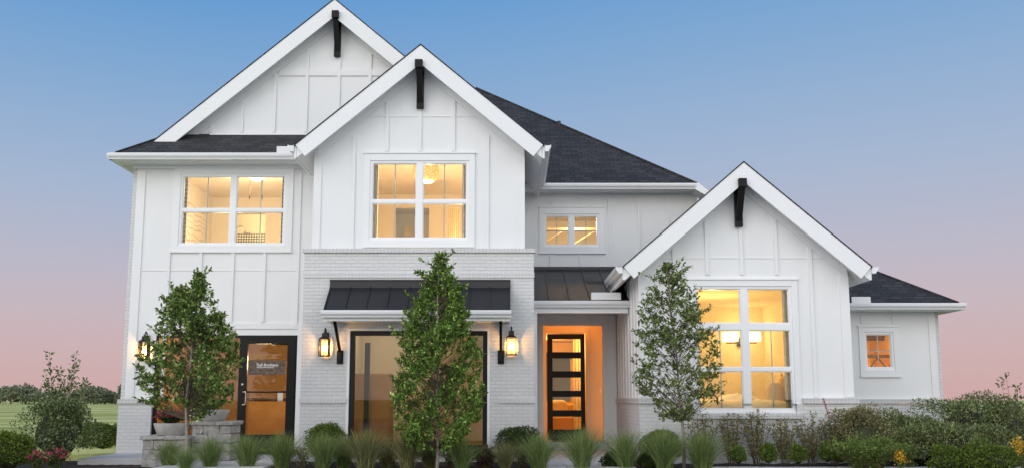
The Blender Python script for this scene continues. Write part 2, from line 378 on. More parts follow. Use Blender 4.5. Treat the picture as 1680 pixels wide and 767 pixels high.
# bay side walls
pieces('brick_side_wall', M['brick'], H, [(BX0, BX0 + .2, YBB + .251, YL - .1, -.1, 3.99), (BX1 - .2, BX1, YBB + .251, YM, -.1, 3.99)])
pieces('siding_side_wall', M['siding'], H, [(-3.88, -3.68, YB + .201, 19.3, 4.0, 6.06), (.05, .25, YB + .201, YM, 4.0, 6.06)])

# recessed middle: upper storey and porch wall ------------------------------
def ex_mid(b):
    for px in (904, 952): X = at(px, 330, YM)[0]; batten(b, X, 5.66, 5.88, YM); batten(b, X, 4.0, 4.48, YM)
    for px in (1000, 1048, 1095): batten(b, at(px, 360, YM)[0], 4.0, 5.88, YM)
    b.box(4.1, 4.25, YM - .022, YM - .0005, 4.0, 5.98)
wall('siding_wall', M['siding'], .25, 4.25, 3.9, 6.1, YM, .2, [MWIN], ex_mid)
RC = (.70, 2.04, .285, 2.863)
def ex_porch(b):
    for px in (909, 963, 1018): X = at(px, 515, YM)[0]; batten(b, X, 2.98 if px < 1000 else .1, 3.9, YM)
    b.box(.60, .70, YM - .022, YM - .0005, .12, 2.862); b.box(2.04, 2.13, YM - .022, YM - .0005, .12, 2.862); b.box(.60, 2.13, YM - .022, YM - .0005, 2.863, 2.97)
wall('porch_wall', M['siding'], .42, 2.34, .0, 3.895, YM, .12, [RC], ex_porch)
# entry recess
pieces('recess_lining', M['glowpaint'], H, [(.56, .61, YM + .121, 21.1, .285, 2.96), (2.13, 2.18, YM + .121, 21.1, .285, 2.96), (.56, 2.18, YM + .121, 21.1, 2.963, 3.0)])
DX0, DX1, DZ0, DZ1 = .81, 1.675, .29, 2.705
wall('recess_back_wall', M['glowpaint'], .61, 2.13, .285, 2.96, 21.1, .1, [(DX0 - .02, DX1 + .02, .286, DZ1 + .02)])
b = MB(); b.box(.705, DX0 - .02, 21.06, 21.099, .287, 2.80); b.box(DX1 + .02, DX1 + .11, 21.06, 21.099, .287, 2.80); b.box(DX0 - .019, DX1 + .019, 21.06, 21.099, DZ1 + .02, 2.80); b.build('door_casing', M['glowpaint'], H, bevel=.004)
structure_step = MB().box(.60, 2.13, 20.45, 21.2, .101, .284).build('entry_step', M['concrete'], H, bevel=.01)
# front door, five lights
d = MB()
zs = [at(930, y, 21.1)[1] for y in (555.4, 576.7, 587, 608, 618.5, 640, 650, 672, 682.6, 703.5)]
pz = [(zs[i + 1], zs[i]) for i in range(0, 10, 2)]; px0, px1 = at(906.5, 600, 21.1)[0], at(952.5, 600, 21.1)[0]
yd0, yd1 = 21.10, 21.15
d.box(DX0, px0, yd0, yd1, DZ0, DZ1); d.box(px1, DX1, yd0, yd1, DZ0, DZ1)
edges = [DZ1] + [e for p in pz for e in (p[1], p[0])] + [DZ0]
for i in range(0, len(edges), 2): d.box(px0 + .0005, px1 - .0005, yd0, yd1, edges[i + 1], edges[i])
door = d.build('front_door', M['black'], H)
for p in pz: MB().box(px0 + .001, px1 - .001, 21.12, 21.126, p[0] + .001, p[1] - .001).build('glass_pane', M['glass'], door)
hb = MB().box(DX1 - .075, DX1 - .045, 21.05, 21.075, 1.05, 1.55); hb.box(DX1 - .07, DX1 - .05, 21.076, 21.099, 1.08, 1.1); hb.box(DX1 - .07, DX1 - .05, 21.076, 21.099, 1.5, 1.52); hb.build('handle', M['black'], door)
xb, zb_ = at(985, 640, 21.09); MB().box(xb - .015, xb + .015, 21.075, 21.0995, zb_ - .05, zb_ + .05).build('doorbell', M['vinyl'], H, bevel=.004)
MB().box(.9, 1.6, 20.5, 20.95, .2845, .30).build('door_mat', M['dkwood'], H)

# right gable ---------------------------------------------------------
def ex_right(b):
    b.box(2.36, 2.53, YR - .024, YR - .0005, 1.25, 3.5); b.box(6.13, 6.30, YR - .024, YR - .0005, 1.25, 3.5)
    zt = lambda X: 5.575 - .435 - .862 * abs(X - 4.32)
    for px in (1106, 1160, 1216.5, 1273.5, 1329): X = at(px, 440, YR)[0]; batten(b, X, 3.52 if 1128 < px < 1312 else 1.25, zt(X), YR)
    joint(b, 2.6, 6.1, at(1217, 423, YR)[1], YR)
    b.prism([(2.36, YR, 3.45), (6.30, YR, 3.45), (6.30, YR, 3.67), (4.32, YR, 5.375), (2.36, YR, 3.67)], (0, .2, 0))
    for s in (-1, 1):
        b.prism([(4.33 + s * 1.95, YR - .022, 3.46), (4.33, YR - .022, 5.14), (4.33, YR - .022, 5.35), (4.33 + s * 1.95, YR - .022, 3.67)], (0, .021, 0))
wall('siding_wall', M['siding'], 2.36, 6.30, 1.2, 3.45, YR, .2, [(RWIN[0], RWIN[1], 1.2, RWIN[3])], ex_right)
RB = 2.33
wall('brick_base', M['brick'], RB, 6.34, -.1, 1.13, YR - .08, .2, [(RWIN[0], RWIN[1], .96, 1.13)])
pieces('brick_cap', M['cap'], H, [(RB - .02, RWIN[0] - .12, YR - .12, YR + .1, 1.132, 1.235), (RWIN[1] + .11, 6.36, YR - .12, YR + .1, 1.132, 1.235)], bevel=.006)
b = MB(); b.box(RWIN[0] - .08, RWIN[1] + .08, YR - .15, YR + .05, .86, .955); b.build('brick_sill', M['cap'], H, bevel=.006)
b = MB(); b.box(RB, 2.5, YR + .121, YM, -.1, 1.13); b.build('brick_side_wall', M['brick'], H)
b = MB(); b.box(RB - .02, 2.45, YR + .101, YM - .03, 1.132, 1.235); b.build('brick_cap', M['cap'], H, bevel=.006)
b = MB(); b.box(2.36, 2.56, YR + .201, YM, 1.2355, 3.6)
for yy in (17.12, 17.55, 18.0, 18.45, 18.9, 19.35, 19.8, 20.25): b.box(2.341, 2.3595, yy, yy + .066, 1.2355, 3.55)
b.build('siding_side_wall', M['siding'], H)
MB().box(6.10, 6.30, YR + .201, 24, 1.0, 3.6).build('siding_side_wall', M['siding'], H)

# right end -------------------------------------------------------------
def ex_small(b):
    b.box(8.66, 8.803, YS - .024, YS - .0005, 1.25, 2.9)
    for px in (1414, 1466): batten(b, at(px, 525, YS)[0], 2.77, 2.95, YS)
wall('siding_wall', M['siding'], 6.30, 8.805, 1.2, 3.2, YS, .2, [SWIN], ex_small)
b = MB(); b.box(6.35, 8.89, YS - .07, YS + .1, -.1, 1.12); b.build('brick_base', M['brick'], H)
b = MB(); b.box(6.362, 8.91, YS - .1, YS + .1, 1.122, 1.215); b.build('brick_cap', M['cap'], H, bevel=.006)
MB().box(8.807, 8.89, YS + .02, 27, -.1, 3.15).build('brick_side_wall', M['brick'], H)
MB().box(-7.97, 8.8, 29.8, 30, -.1, 3.1).build('rear_wall', M['brick'], H)
pieces('rear_siding_wall', M['siding'], H, [(-7.97, 4.2, 29.55, 29.75, 3.1, 6.1), (4.05, 4.25, YM + .21, 29.54, 3.1, 6.05)])

# ------------------------------------------------------------------ roofs
def chevron(xc, zp, hw, sl, y0, y1, t0, t1):
    """band between two vertical offsets below an inverted V, extruded back"""
    P = [(xc - hw, y0, zp - sl * hw - t0), (xc, y0, zp - t0), (xc + hw, y0, zp - sl * hw - t0), (xc + hw, y0, zp - sl * hw - t1), (xc, y0, zp - t1), (xc - hw, y0, zp - sl * hw - t1)]
    return P, (0, y1 - y0, 0)
def gable(xc, zp, hw, sl, yf, yb, ysof, ywall, vw=.38, lab=None):
    # shingles, rake boards, sloping soffit
    n = 1 / math.sqrt(1 + sl * sl); dx, dz = sl * n, n            # normal of right slope
    th = vw * n                                                   # true width of the rake board
    b = MB(); P, v = chevron(xc, zp + .026, hw + .02, sl, yf - .012, yb, 0, .026); b.prism(P, v); roof = b.build('shingle_roof', M['shingle'], H)
    b = MB()
    b.prism([(xc - hw, yf, zp - sl * hw), (xc, yf, zp), (xc + hw, yf, zp - sl * hw), (xc + hw - dx * th, yf, zp - sl * hw - dz * th), (xc, yf, zp - vw), (xc - hw + dx * th, yf, zp - sl * hw - dz * th)], (0, .045, 0))
    b.build('rake_board', M['trim'], H, bevel=.004)
    b = MB(); P, v = chevron(xc, zp, hw - .02, sl, yf + .046, ysof, .03, .26); b.prism(P, v); b.build('soffit', M['trim'], H)
    return roof
GP = [(0, 0), (-.075, 0), (-.085, .03), (-.115, .065), (-.122, .10), (-.122, .13), (-.108, .13), (-.108, .115), (-.01, .115), (0, .13)]
def gutter(p0, vec, out=(0, -1), sc=1.0):
    """ogee gutter: p0 lower back corner of its start, extruded along vec; out = horizontal direction it faces"""
    b = MB(); pts = [(p0[0] - out[0] * a * sc, p0[1] - out[1] * a * sc, p0[2] + z * sc) for a, z in GP]
    b.prism(pts, vec); return b.build('gutter', M['gutter'], H)

# bay gable
gable(-1.787, 8.06, 2.386, .842, 17.1, 22.6, 20.55, YB)
gutter((.63, 17.12, 5.93), (0, 3.4, 0), (1, 0)); gutter((-4.205, 17.12, 5.93), (0, 1.35, 0), (-1, 0))
pieces('fascia', M['trim'], H, [(.585, .628, 17.15, 20.5, 5.80, 6.04), (-4.203, -4.16, 17.15, 18.5, 5.80, 6.04)])
# right gable
gable(4.32, 5.575, 2.27, .862, 16.6, 24, 20.5, YR)
gutter((2.03, 16.62, 3.50), (0, 2.2, 0), (-1, 0)); gutter((6.61, 16.62, 3.50), (0, 2.5, 0), (1, 0))
pieces('fascia', M['trim'], H, [(2.032, 2.075, 16.65, 19.3, 3.38, 3.60), (6.565, 6.608, 16.65, 20, 3.38, 3.60)])
# left gable standing on the left roof
YG = 19.4
xl, zl = at(549, -1, 19.05)
gable(xl, zl, 3.80, .845, 19.05, 26.5, YG - .001, YG, vw=.40)
b = MB(); zb0 = 6.80; hwg = (zl - .2 - zb0) / .845
b.prism([(xl - hwg, YG, zb0), (xl + hwg, YG, zb0), (xl, YG, zl - .2)], (0, .2, 0))
zt = lambda X: zl - .46 - .845 * abs(X - xl)
for px in (348, 398, 450.5, 502.5, 555, 606): 
    X = at(px, 180, YG)[0]; batten(b, X, 6.98, zt(X), YG)
zb1 = at(550, 120, YG)[1]; hb_ = (zl - .5 - zb1) / .845
b.box(xl - hb_, xl + hb_, YG - .026, YG - .0005, zb1 - .07, zb1 + .07)
for s in (-1, 1):
    b.prism([(xl + s * 3.2, YG - .022, zl - .46 - .845 * 3.2), (xl, YG - .022, zl - .46), (xl, YG - .022, zl - .25), (xl + s * 3.2, YG - .022, zl - .25 - .845 * 3.2)], (0, .021, 0))
b.build('gable_wall', M['siding'], H)
MB().box(-6.6, -1.5, YG - .04, YG - .0005, 6.86, 6.965).build('apron_trim', M['trim'], H)

def slab(name, m, quad, t=.05):
    a = [Vector(p) for p in quad]; n = (a[1] - a[0]).cross(a[2] - a[0]).normalized()
    if n.z < 0: n = -n
    return MB().prism([p - n * t for p in a], n * t)
SL = .78
# left wing hip: front plane, left plane
e = Vector((-8.27, 18.55, 6.285)); t = 4.0
b = MB()
def addslab(b, quad, t=.05):
    a = [Vector(p) for p in quad]; n = (a[1] - a[0]).cross(a[2] - a[0]).normalized()
    if n.z < 0: n = -n
    b.prism([p - n * t for p in a], n * t)
addslab(b, [(-8.27, 18.55, 6.285), (-3.9, 18.55, 6.285), (-3.9, 22.55, 6.285 + SL * 4), (-4.27, 22.55, 6.285 + SL * 4)])
addslab(b, [(-8.27, 18.55, 6.285), (-4.27, 22.55, 6.285 + SL * 4), (-4.27, 26.4, 6.285 + SL * 4), (-8.27, 30.4, 6.285)])
b.build('shingle_roof', M['shingle'], H)
b = MB(); b.tube([(-8.27, 18.55, 6.30), (-6.79, 20.03, 6.30 + SL * 1.48)], .022, 6); b.build('hip_cap', M['shingle'], H)
gutter((-8.39, 18.56, 6.135), (3.96, 0, 0)); gutter((-8.31, 18.5, 6.135), (0, 11.9, 0), (-1, 0))
pieces('fascia', M['trim'], H, [(-8.30, -4.2, 18.565, 18.60, 6.12, 6.27), (-8.305, -8.27, 18.601, 30.3, 6.12, 6.27)])
pieces('soffit', M['greige'], H, [(-8.269, -4.25, 18.601, 18.998, 6.135, 6.165), (-8.269, -8.072, 18.999, 30, 6.135, 6.165)])
b = MB(); b.box(-8.06, -4.0, 18.955, 18.975, 6.06, 6.134); b.build('frieze', M['trim'], H)
# main roof: hip behind everything
ex0, ey0, ez0 = 4.16, 20.2, 6.03; T = 5.2
b = MB()
addslab(b, [(ex0, ey0, ez0), (.27, ey0, ez0), (.27, ey0 + .8, ez0 + SL * .8), (-6.2, ey0 + .8, ez0 + SL * .8), (-6.2, ey0 + T, ez0 + SL * T), (ex0 - T, ey0 + T, ez0 + SL * T)])
addslab(b, [(ex0, ey0, ez0), (ex0 - T, ey0 + T, ez0 + SL * T), (ex0, ey0 + 2 * T, ez0)])
addslab(b, [(ex0, ey0 + 2 * T, ez0), (ex0 - T, ey0 + T, ez0 + SL * T), (-6.2, ey0 + T, ez0 + SL * T), (-6.2, ey0 + 2 * T, ez0)])
b.build('shingle_roof', M['shingle'], H)
b = MB(); b.tube([(ex0 + .01, ey0 - .01, ez0 + .005), (ex0 - T, ey0 + T, ez0 + SL * T + .01)], .03, 6); b.build('hip_cap', M['shingle'], H)
gutter((.30, 20.20, 5.885), (3.87, 0, 0))
b = MB(); b.box(.26, 4.2, 20.205, 20.24, 5.87, 6.03); b.build('fascia', M['trim'], H)
b = MB(); b.box(.26, 4.4, 20.241, 20.598, 5.885, 5.91); b.build('soffit', M['greige'], H)
b = MB(); b.prism([(4.175, 20.07, 6.03), (4.45, 20.07, 5.80), (4.40, 20.07, 5.70), (4.12, 20.07, 5.87)], (0, .5, 0)); b.build('rake_return', M['trim'], H)
# vent pipe
vx, vz = at(917, 215, 23.1); MB().tube([(vx, 23.1, vz - .25), (vx, 23.1, vz + .26)], .05, 10).build('vent_pipe', M['metal'], H)
# small hip at right end
ex1, ey1, ez1 = 9.13, 18.6, 3.16; T1 = 2.35; S1 = .68
b = MB()
addslab(b, [(ex1, ey1, ez1), (6.2, ey1, ez1), (6.2, ey1 + T1, ez1 + S1 * T1), (ex1 - T1, ey1 + T1, ez1 + S1 * T1)])
addslab(b, [(ex1, ey1, ez1), (ex1 - T1, ey1 + T1, ez1 + S1 * T1), (ex1 - T1, ey1 + 6, ez1 + S1 * T1), (ex1, ey1 + 8, ez1)])
b.build('shingle_roof', M['shingle'], H)
b = MB(); b.tube([(ex1, ey1, ez1 + .005), (ex1 - T1, ey1 + T1, ez1 + S1 * T1 + .01)], .025, 6); b.build('hip_cap', M['shingle'], H)
gutter((6.34, 18.60, 3.02), (2.88, 0, 0)); gutter((9.15, 18.55, 3.02), (0, 8.5, 0), (1, 0))
pieces('fascia', M['trim'], H, [(6.32, 9.14, 18.605, 18.64, 3.0, 3.15), (9.115, 9.15, 18.641, 27, 3.0, 3.15)])
pieces('soffit', M['greige'], H, [(6.32, 9.114, 18.641, 18.998, 3.015, 3.04), (8.9, 9.114, 18.999, 27, 3.015, 3.04)])
# porch roof, standing seam
PE, PZ, PT = 18.3, 3.18, 4.14
sp = (PT - PZ) / (20.58 - PE)
b = MB(); addslab(b, [(.44, PE, PZ), (2.46, PE, PZ), (2.46, 20.58, PT), (.44, 20.58, PT)], .04)
for X in (.75, 1.16, 1.57, 1.98, 2.33): b.prism([(X - .01, PE, PZ + .001), (X + .01, PE, PZ + .001), (X + .01, PE, PZ + .035), (X - .01, PE, PZ + .035)], (0, 20.58 - PE, PT - PZ))
b.box(.43, 2.6, 20.52, 20.578, PT - .06, PT + .05); b.bar((1.57, 19.55, PZ + sp * 1.25 + .02), (2.34, 19.55, PZ + sp * 1.25 + .02), .02)
b.build('porch_roof', M['metal'], H)
gutter((.43, 18.32, 3.035), (2.05, 0, 0))
b = MB(); b.box(.44, 2.339, 18.325, 18.46, 2.93, 3.15); b.build('porch_beam', M['trim'], H)
b = MB(); b.box(.44, 2.338, 18.461, 20.575, 3.10, 3.13); b.build('porch_ceiling', M['greige'], H)
MB().box(.423, .505, 18.33, 18.45, .1, 2.929).build('porch_post', M['trim'], H, bevel=.004)
def splash(px0, py0, px1, py1, Y):
    x0, z1 = at(px0, py0, Y); x1, z0 = at(px1, py1, Y)
    MB().box(x0, x1, Y, Y + .012, z0, z1).build('splash_guard', M['gutter'], H, bevel=.005)
splash(454, 240, 480, 254, 18.445); splash(970, 479, 1019, 491, 18.19); splash(1397, 486, 1429, 498, 18.475)

# gable brackets
def bracket(xc, zt, yf, yw, zbot):
    b = MB(); w = .15
    b.box(xc - w / 2, xc + w / 2, yf, yw - .045, zt - .16, zt)                       # beam
    b.box(xc - w / 2 + .005, xc + w / 2 - .005, yw - .11, yw - .024, zbot, zt - .161)   # wall leg
    b.prism([(xc - .055, yf + .06, zt - .161), (xc - .055, yf + .19, zt - .161), (xc - .055, yw - .111, zbot + .28), (xc - .055, yw - .111, zbot + .10)], (.11, 0, 0))
    b.build('gable_bracket', M['black'], H, bevel=.006)
bracket(at(687.5, 100, 17.1)[0], at(687, 98.5, 17.07)[1], 17.02, YB, at(688, 180, YB)[1])
bracket(at(1217, 292, 16.6)[0], at(1217, 293, 16.56)[1], 16.52, YR, at(1217, 373, YR)[1])
bracket(at(551, 20, 19.05)[0], at(551, 18, 19.0)[1], 18.96, YG, at(552, 95, YG)[1])

# awning over the shop window
aw = MB(); AY = 16.75; ax0, ax1 = -3.47, -.03; az0, az1 = 2.83, 3.33
b = aw; addslab(b, [(ax0 + .0, AY, az0), (ax1, AY, az0), (ax1, YBB - .03, az1), (ax0, YBB - .03, az1)], .04)
for k in range(10):
    X = ax0 + .012 + (ax1 - ax0 - .024) * k / 9; b.prism([(X - .01, AY, az0 + .001), (X + .01, AY, az0 + .001), (X + .01, AY, az0 + .032), (X - .01, AY, az0 + .032)], (0, YBB - .03 - AY, az1 - az0))
b.box(ax0, ax1, YBB - .06, YBB - .001, az1 - .02, az1 + .13); b.box(ax0 - .004, ax1 + .004, YBB - .075, YBB - .001, az1 + .11, az1 + .14)
for X in (ax0, ax1 - .012): b.prism([(X, AY, az0 - .03), (X, YBB - .03, az0 - .03), (X, YBB - .03, az1 - .02), (X, AY, az0)], (.012, 0, 0))
awn = b.build('awning', M['metal'], H)
b = MB(); pts = [(ax0 - .03, AY + .012 + a, 2.695 + z) for a, z in GP]; b.prism(pts, (ax1 - ax0 + .05, 0, 0)); b.build('gutter', M['gutter'], awn)
pieces('soffit', M['trim'], awn, [(ax0 + .02, ax1 - .01, AY + .051, YBB - .001, 2.65, 2.69), (ax0, ax1, AY + .013, AY + .05, 2.635, 2.81)])
for Xb in (-3.25, -.21):
    b = MB(); b.bar((Xb - .03 if Xb < -1 else Xb, AY + .12, 2.65), (Xb, YBB - .05, 2.10), .05); b.box(Xb - .06, Xb + .06, YBB - .03, YBB - .001, 1.87, 2.13); b.box(Xb - .03, Xb + .03, YBB - .075, YBB - .031, 1.93, 2.13)
    b.build('bracket', M['black'], awn, bevel=.004)

# ------------------------------------------------------------------ windows
def window(r, Y, casing, mull, rails, grids, sill=None, hgrids=(), apron=True):
    """r frame rectangle; casing outer rectangle; mull list of (x, width); rails list of (z, width); grids list of x; hgrids list of z"""
    rails = sorted(rails); x0, x1, z0, z1 = r; f = .045; y0, y1 = Y - .01, Y + .09
    b = MB(); b.box(x0, x0 + f, y0, y1, z0, z1); b.box(x1 - f, x1, y0, y1, z0, z1)
    b.box(x0 + f, x1 - f, y0, y1, z0, z0 + f); b.box(x0 + f, x1 - f, y0, y1, z1 - f, z1)
    xs = [x0 + f] + [e for (m_, w) in mull for e in (m_ - w / 2, m_ + w / 2)] + [x1 - f]
    zs = [z0 + f] + [e for (m_, w) in rails for e in (m_ - w / 2, m_ + w / 2)] + [z1 - f]
    for (m_, w) in mull: b.box(m_ - w / 2, m_ + w / 2, y0 + .004, y1 - .004, z0 + f, z1 - f)
    for (m_, w) in rails:
        for i in range(0, len(xs), 2): b.box(xs[i], xs[i + 1], y0 + .008, y1 - .008, m_ - w / 2, m_ + w / 2)
    # sash beads
    for i in range(0, len(xs), 2):
        for j in range(0, len(zs), 2):
            a, c, d_, e_ = xs[i], xs[i + 1], zs[j], zs[j + 1]; q = .018
            for bx in ((a, a + q, d_, e_), (c - q, c, d_, e_), (a + q, c - q, d_, d_ + q), (a + q, c - q, e_ - q, e_)): b.box(bx[0], bx[1], y0 + .022, y1 - .02, bx[2], bx[3])
    win = b.build('window', M['vinyl'], H)
    for i in range(0, len(xs), 2):
        for j in range(0, len(zs), 2):
            MB().box(xs[i] + .018, xs[i + 1] - .018, Y + .05, Y + .055, zs[j] + .018, zs[j + 1] - .018).build('glass_pane', M['glass'], win)
    b = MB()
    for gx in grids:
        for j in range(0, len(zs), 2):
            if isinstance(gx, tuple) and not (gx[1] < zs[j] < gx[2]): continue
            X = gx[0] if isinstance(gx, tuple) else gx
            MB().box(X - .011, X + .011, Y + .06, Y + .066, zs[j] + .018, zs[j + 1] - .018).build('muntin', M['grid'], win)
    for gz in hgrids:
        for i in range(0, len(xs), 2): MB().box(xs[i] + .018, xs[i + 1] - .018, Y + .0605, Y + .0665, gz - .011, gz + .011).build('muntin', M['grid'], win)
    cx0, cx1, cz0, cz1 = casing; b = MB(); ya, yb = Y - .032, Y - .001
    b.box(cx0, x0, ya, yb, cz0, cz1); b.box(x1, cx1, ya, yb, cz0, cz1); b.box(x0, x1, ya, yb, z1, cz1)
    if z0 - cz0 > .01: b.box(x0, x1, ya, yb, cz0, z0)
    b.box(cx0 - .015, cx1 + .015, ya - .02, yb, cz1, cz1 + .035)
    if sill: b.box(cx0 - .01, cx1 + .01, ya - .014, yb, cz0 - .04, cz0 - .001)
    b.build('casing', M['trim'], win, bevel=.003)
    return win
fx = lambda px, Y, py=340: at(px, py, Y)[0]; fz = lambda py, Y: at(840, py, Y)[1]
window(LWIN, YL, (-7.18, -4.64, 4.30, 6.10), [(fx(382.3, YL), .12)], [(fz(344.5, YL), .06)], [fx(338.5, YL), fx(426.5, YL)], True)
window(BWIN, YB, (-2.90, -.725, 4.12, 5.98), [(fx(688, YB, 330), .12)], [(fz(330.5, YB), .06)], [fx(647, YB, 330), fx(728.5, YB, 330)])
window(RWIN, YR, (3.29, 5.335, .96, 3.42), [(fx(1223.5, YR, 570), .13)], [(fz(535, YR), .12), (fz(605, YR), .06)], [(fx(1182.5, YR, 570), 0, fz(540, YR)), (fx(1267, YR, 570), 0, fz(540, YR))])
window(MWIN, YM, (.62, 2.12, 4.53, 5.56), [(fx(937.5, YM, 380), .12)], [], [fx(913.5, YM, 380), fx(961.5, YM, 380)], True, [fz(378, YM)])
window(SWIN, YS, (7.20, 8.02, 1.70, 2.70), [], [], [fx(1442.5, YS, 575)], True, [fz(574.5, YS)])

# shop window in the bay
b = MB(); x0, x1, z0, z1 = ST; f = .085; y0, y1 = YBB + .02, YBB + .14
b.box(x0, x0 + f, y0, y1, z0, z1); b.box(x1 - f, x1, y0, y1, z0, z1); b.box(x0 + f, x1 - f, y0, y1, z1 - f, z1); b.box(x0 + f, x1 - f, y0, y1, z0, z0 + f)
sw = b.build('shop_window', M['bframe'], H, bevel=.004)
MB().box(x0 + f, x1 - f, YBB + .08, YBB + .088, z0 + f, z1 - f).build('glass_pane', M['store'], sw)
b = MB(); b.box(x0 - .05, x0 - .001, YBB - .012, YBB + .02, z0, z1 + .05); b.box(x1 + .001, x1 + .05, YBB - .012, YBB + .02, z0, z1 + .05); b.box(x0 - .001, x1 + .001, YBB - .012, YBB + .02, z1 + .001, z1 + .05)
b.build('casing', M['trim'], sw, bevel=.003)
b = MB(); b.box(x0 - .05, x1 + .05, YBB - .06, YBB + .02, .2, .279); b.build('sill', M['concrete'], sw)
# storefront with glass door in the left wing
b = MB(); x0, x1, z0, z1 = SF; f = .06; y0, y1 = YL + .0, YL + .12
dx0, dx1 = fx(395, YL, 640), x1
b.box(x0, x0 + f, y0, y1, z0, z1); b.box(x1 - .035, x1, y0, y1, z0, z1); b.box(x0 + f, x1 - .035, y0, y1, z1 - .05, z1); b.box(x0 + f, dx0 - .06, y0, y1, z0, z0 + .09)
b.box(dx0 - .06, dx0 - .001, y0, y1, z0, z1 - .05); b.box(-6.4, -6.34, y0, y1, z0 + .09, z1 - .05)
sfr = b.build('storefront', M['bframe'], H, bevel=.003)
MB().box(x0 + f, -6.4, YL + .06, YL + .066, z0 + .09, z1 - .05).build('glass_pane', M['store'], sfr)
MB().box(-6.34, dx0 - .06, YL + .06, YL + .066, z0 + .09, z1 - .05).build('glass_pane', M['store'], sfr)
gx0, gz1 = at(407, 563, YL); gx1, gz0 = at(467, 712, YL)
b = MB(); y0, y1 = YL - .01, YL + .05; dx1 = x1 - .036; dt = z1 - .051
b.box(dx0, gx0, y0, y1, z0 + .012, dt); b.box(gx1, dx1, y0, y1, z0 + .012, dt); b.box(gx0, gx1, y0, y1, gz1, dt); b.box(gx0, gx1, y0, y1, z0 + .012, gz0)
zr = fz(642.5, YL); b.box(gx0, gx1, y0 + .02, y1 + .02, zr - .012, zr + .022)
b.box(gx1 - .35, gx1, y1 + .001, y1 + .05, gz1 - .02, gz1 + .05)
gdoor = b.build('glass_door', M['bframe'], H, bevel=.003)
MB().box(gx0 + .001, gx1 - .001, YL + .018, YL + .024, gz0 + .001, gz1 - .001).build('glass_pane', M['store'], gdoor)
hx = fx(401, YL, 650); b = MB(); zz0, zz1 = fz(663, YL), fz(642, YL)
b.tube([(hx - .03, YL - .011, zz1), (hx - .03, YL - .06, zz1), (hx + .03, YL - .07, zz1), (hx + .045, YL - .07, zz1 - .03), (hx + .045, YL - .07, zz0 + .03), (hx + .03, YL - .07, zz0), (hx - .03, YL - .06, zz0), (hx - .03, YL - .011, zz0)], .012, 8); b.build('handle', M['steel'], gdoor, True)
MB().tube([(fx(398, YL, 630), YL - .011, fz(629.5, YL)), (fx(398, YL, 630), YL - .025, fz(629.5, YL))], .022, 14).build('lock', M['steel'], gdoor)
# writing and photo strip on the inside of the door glass
def collage():
    m, ns, ls, bs = mat('photo_strip'); uv = N(ns, 'ShaderNodeUVMap'); uv.uv_map = 'UVMap'
    br = N(ns, 'ShaderNodeTexBrick'); ls.new(uv.outputs[0], br.inputs['Vector'])
    for k, v in (('Scale', 1), ('Mortar Size', .004), ('Brick Width', .21), ('Row Height', .11)): br.inputs[k].default_value = v
    br.inputs['Color1'].default_value = (.10, .08, .06, 1); br.inputs['Color2'].default_value = (.05, .055, .05, 1); br.inputs['Mortar'].default_value = (.3, .2, .1, 1)
    nz = N(ns, 'ShaderNodeTexNoise'); nz.inputs['Scale'].default_value = 18; nz.inputs['Detail'].default_value = 6; ls.new(uv.outputs[0], nz.inputs['Vector'])
    r = N(ns, 'ShaderNodeValToRGB'); ramp_set(r, [(.35, (.02, .03, .03, 1)), (.5, (.12, .08, .05, 1)), (.65, (.30, .15, .08, 1))]); ls.new(nz.outputs[0], r.inputs[0])
    mi = N(ns, 'ShaderNodeMix'); mi.data_type = 'RGBA'; mi.inputs[0].default_value = .55; ls.new(br.outputs[0], mi.inputs[6]); ls.new(r.outputs[0], mi.inputs[7])
    ls.new(mi.outputs[2], bs.inputs['Base Color']); bs.inputs['Roughness'].default_value = .6
    return m
x_a, z_a = at(408, 590, YL); x_b, z_b = at(466.5, 614, YL)
MB().box(x_a, x_b, YL + .0145, YL + .0165, z_b, z_a).build('photo_strip', collage(), gdoor)
M['letter'] = plain('white_vinyl_letter', (.85, .85, .83), .5, .01); M['inkb'] = plain('brown_ink', (.10, .06, .03), .7, .05)
def lettering(txt, px, py, Y, h, m, parent, shear=.0, name='lettering', width=None, extr=.001):
    cu = bpy.data.curves.new('t', 'FONT'); cu.body = txt; cu.size = h; cu.extrude = extr; cu.shear = shear; cu.align_x = 'LEFT'; cu.offset = h * .012
    o = bpy.data.objects.new('t', cu); COL.objects.link(o); bpy.context.view_layer.update()
    me = bpy.data.meshes.new_from_object(o.evaluated_get(bpy.context.evaluated_depsgraph_get())); bpy.data.objects.remove(o)
    co = [Vector(v.co) for v in me.vertices]; w = max(c.x for c in co); k = (width / w) if width else 1
    X, Z = at(px, py, Y); o0 = Vector(ORG[parent.name])
    for v in me.vertices: v.co = Vector((X + v.co.x * k, Y - v.co.z, Z + v.co.y)) - o0
    me.materials.clear(); me.materials.append(m); ob = bpy.data.objects.new(name, me); COL.objects.link(ob); ob.parent = parent; ORG[ob.name] = ORG[parent.name]
    return ob
lettering('Toll Brothers', 419.5, 600, YL + .012, .085, M['letter'], gdoor, .25, width=fx(456, YL, 600) - fx(419.5, YL, 600))
MB().box(fx(421, YL, 600), fx(449, YL, 600), YL + .0125, YL + .0138, fz(602.4, YL), fz(601.7, YL)).build('underline', M['letter'], gdoor)
lettering('Toll Brothers', 421, 637.5, YL + .0125, .028, M['inkb'], gdoor, .2, width=.21)
lettering('Toll Brothers of America\'s', 409, 582, YL + .0125, .045, M['tan'], gdoor, 0, width=.68)
lettering('Luxury Home Builder', 410, 587, YL + .0125, .045, M['tan'], gdoor, 0, width=.58)
MB().box(fx(455, YL, 650), fx(464, YL, 650), YL + .0125, YL + .0138, fz(657, YL), fz(643.5, YL)).build('notice', M['pale'], gdoor)

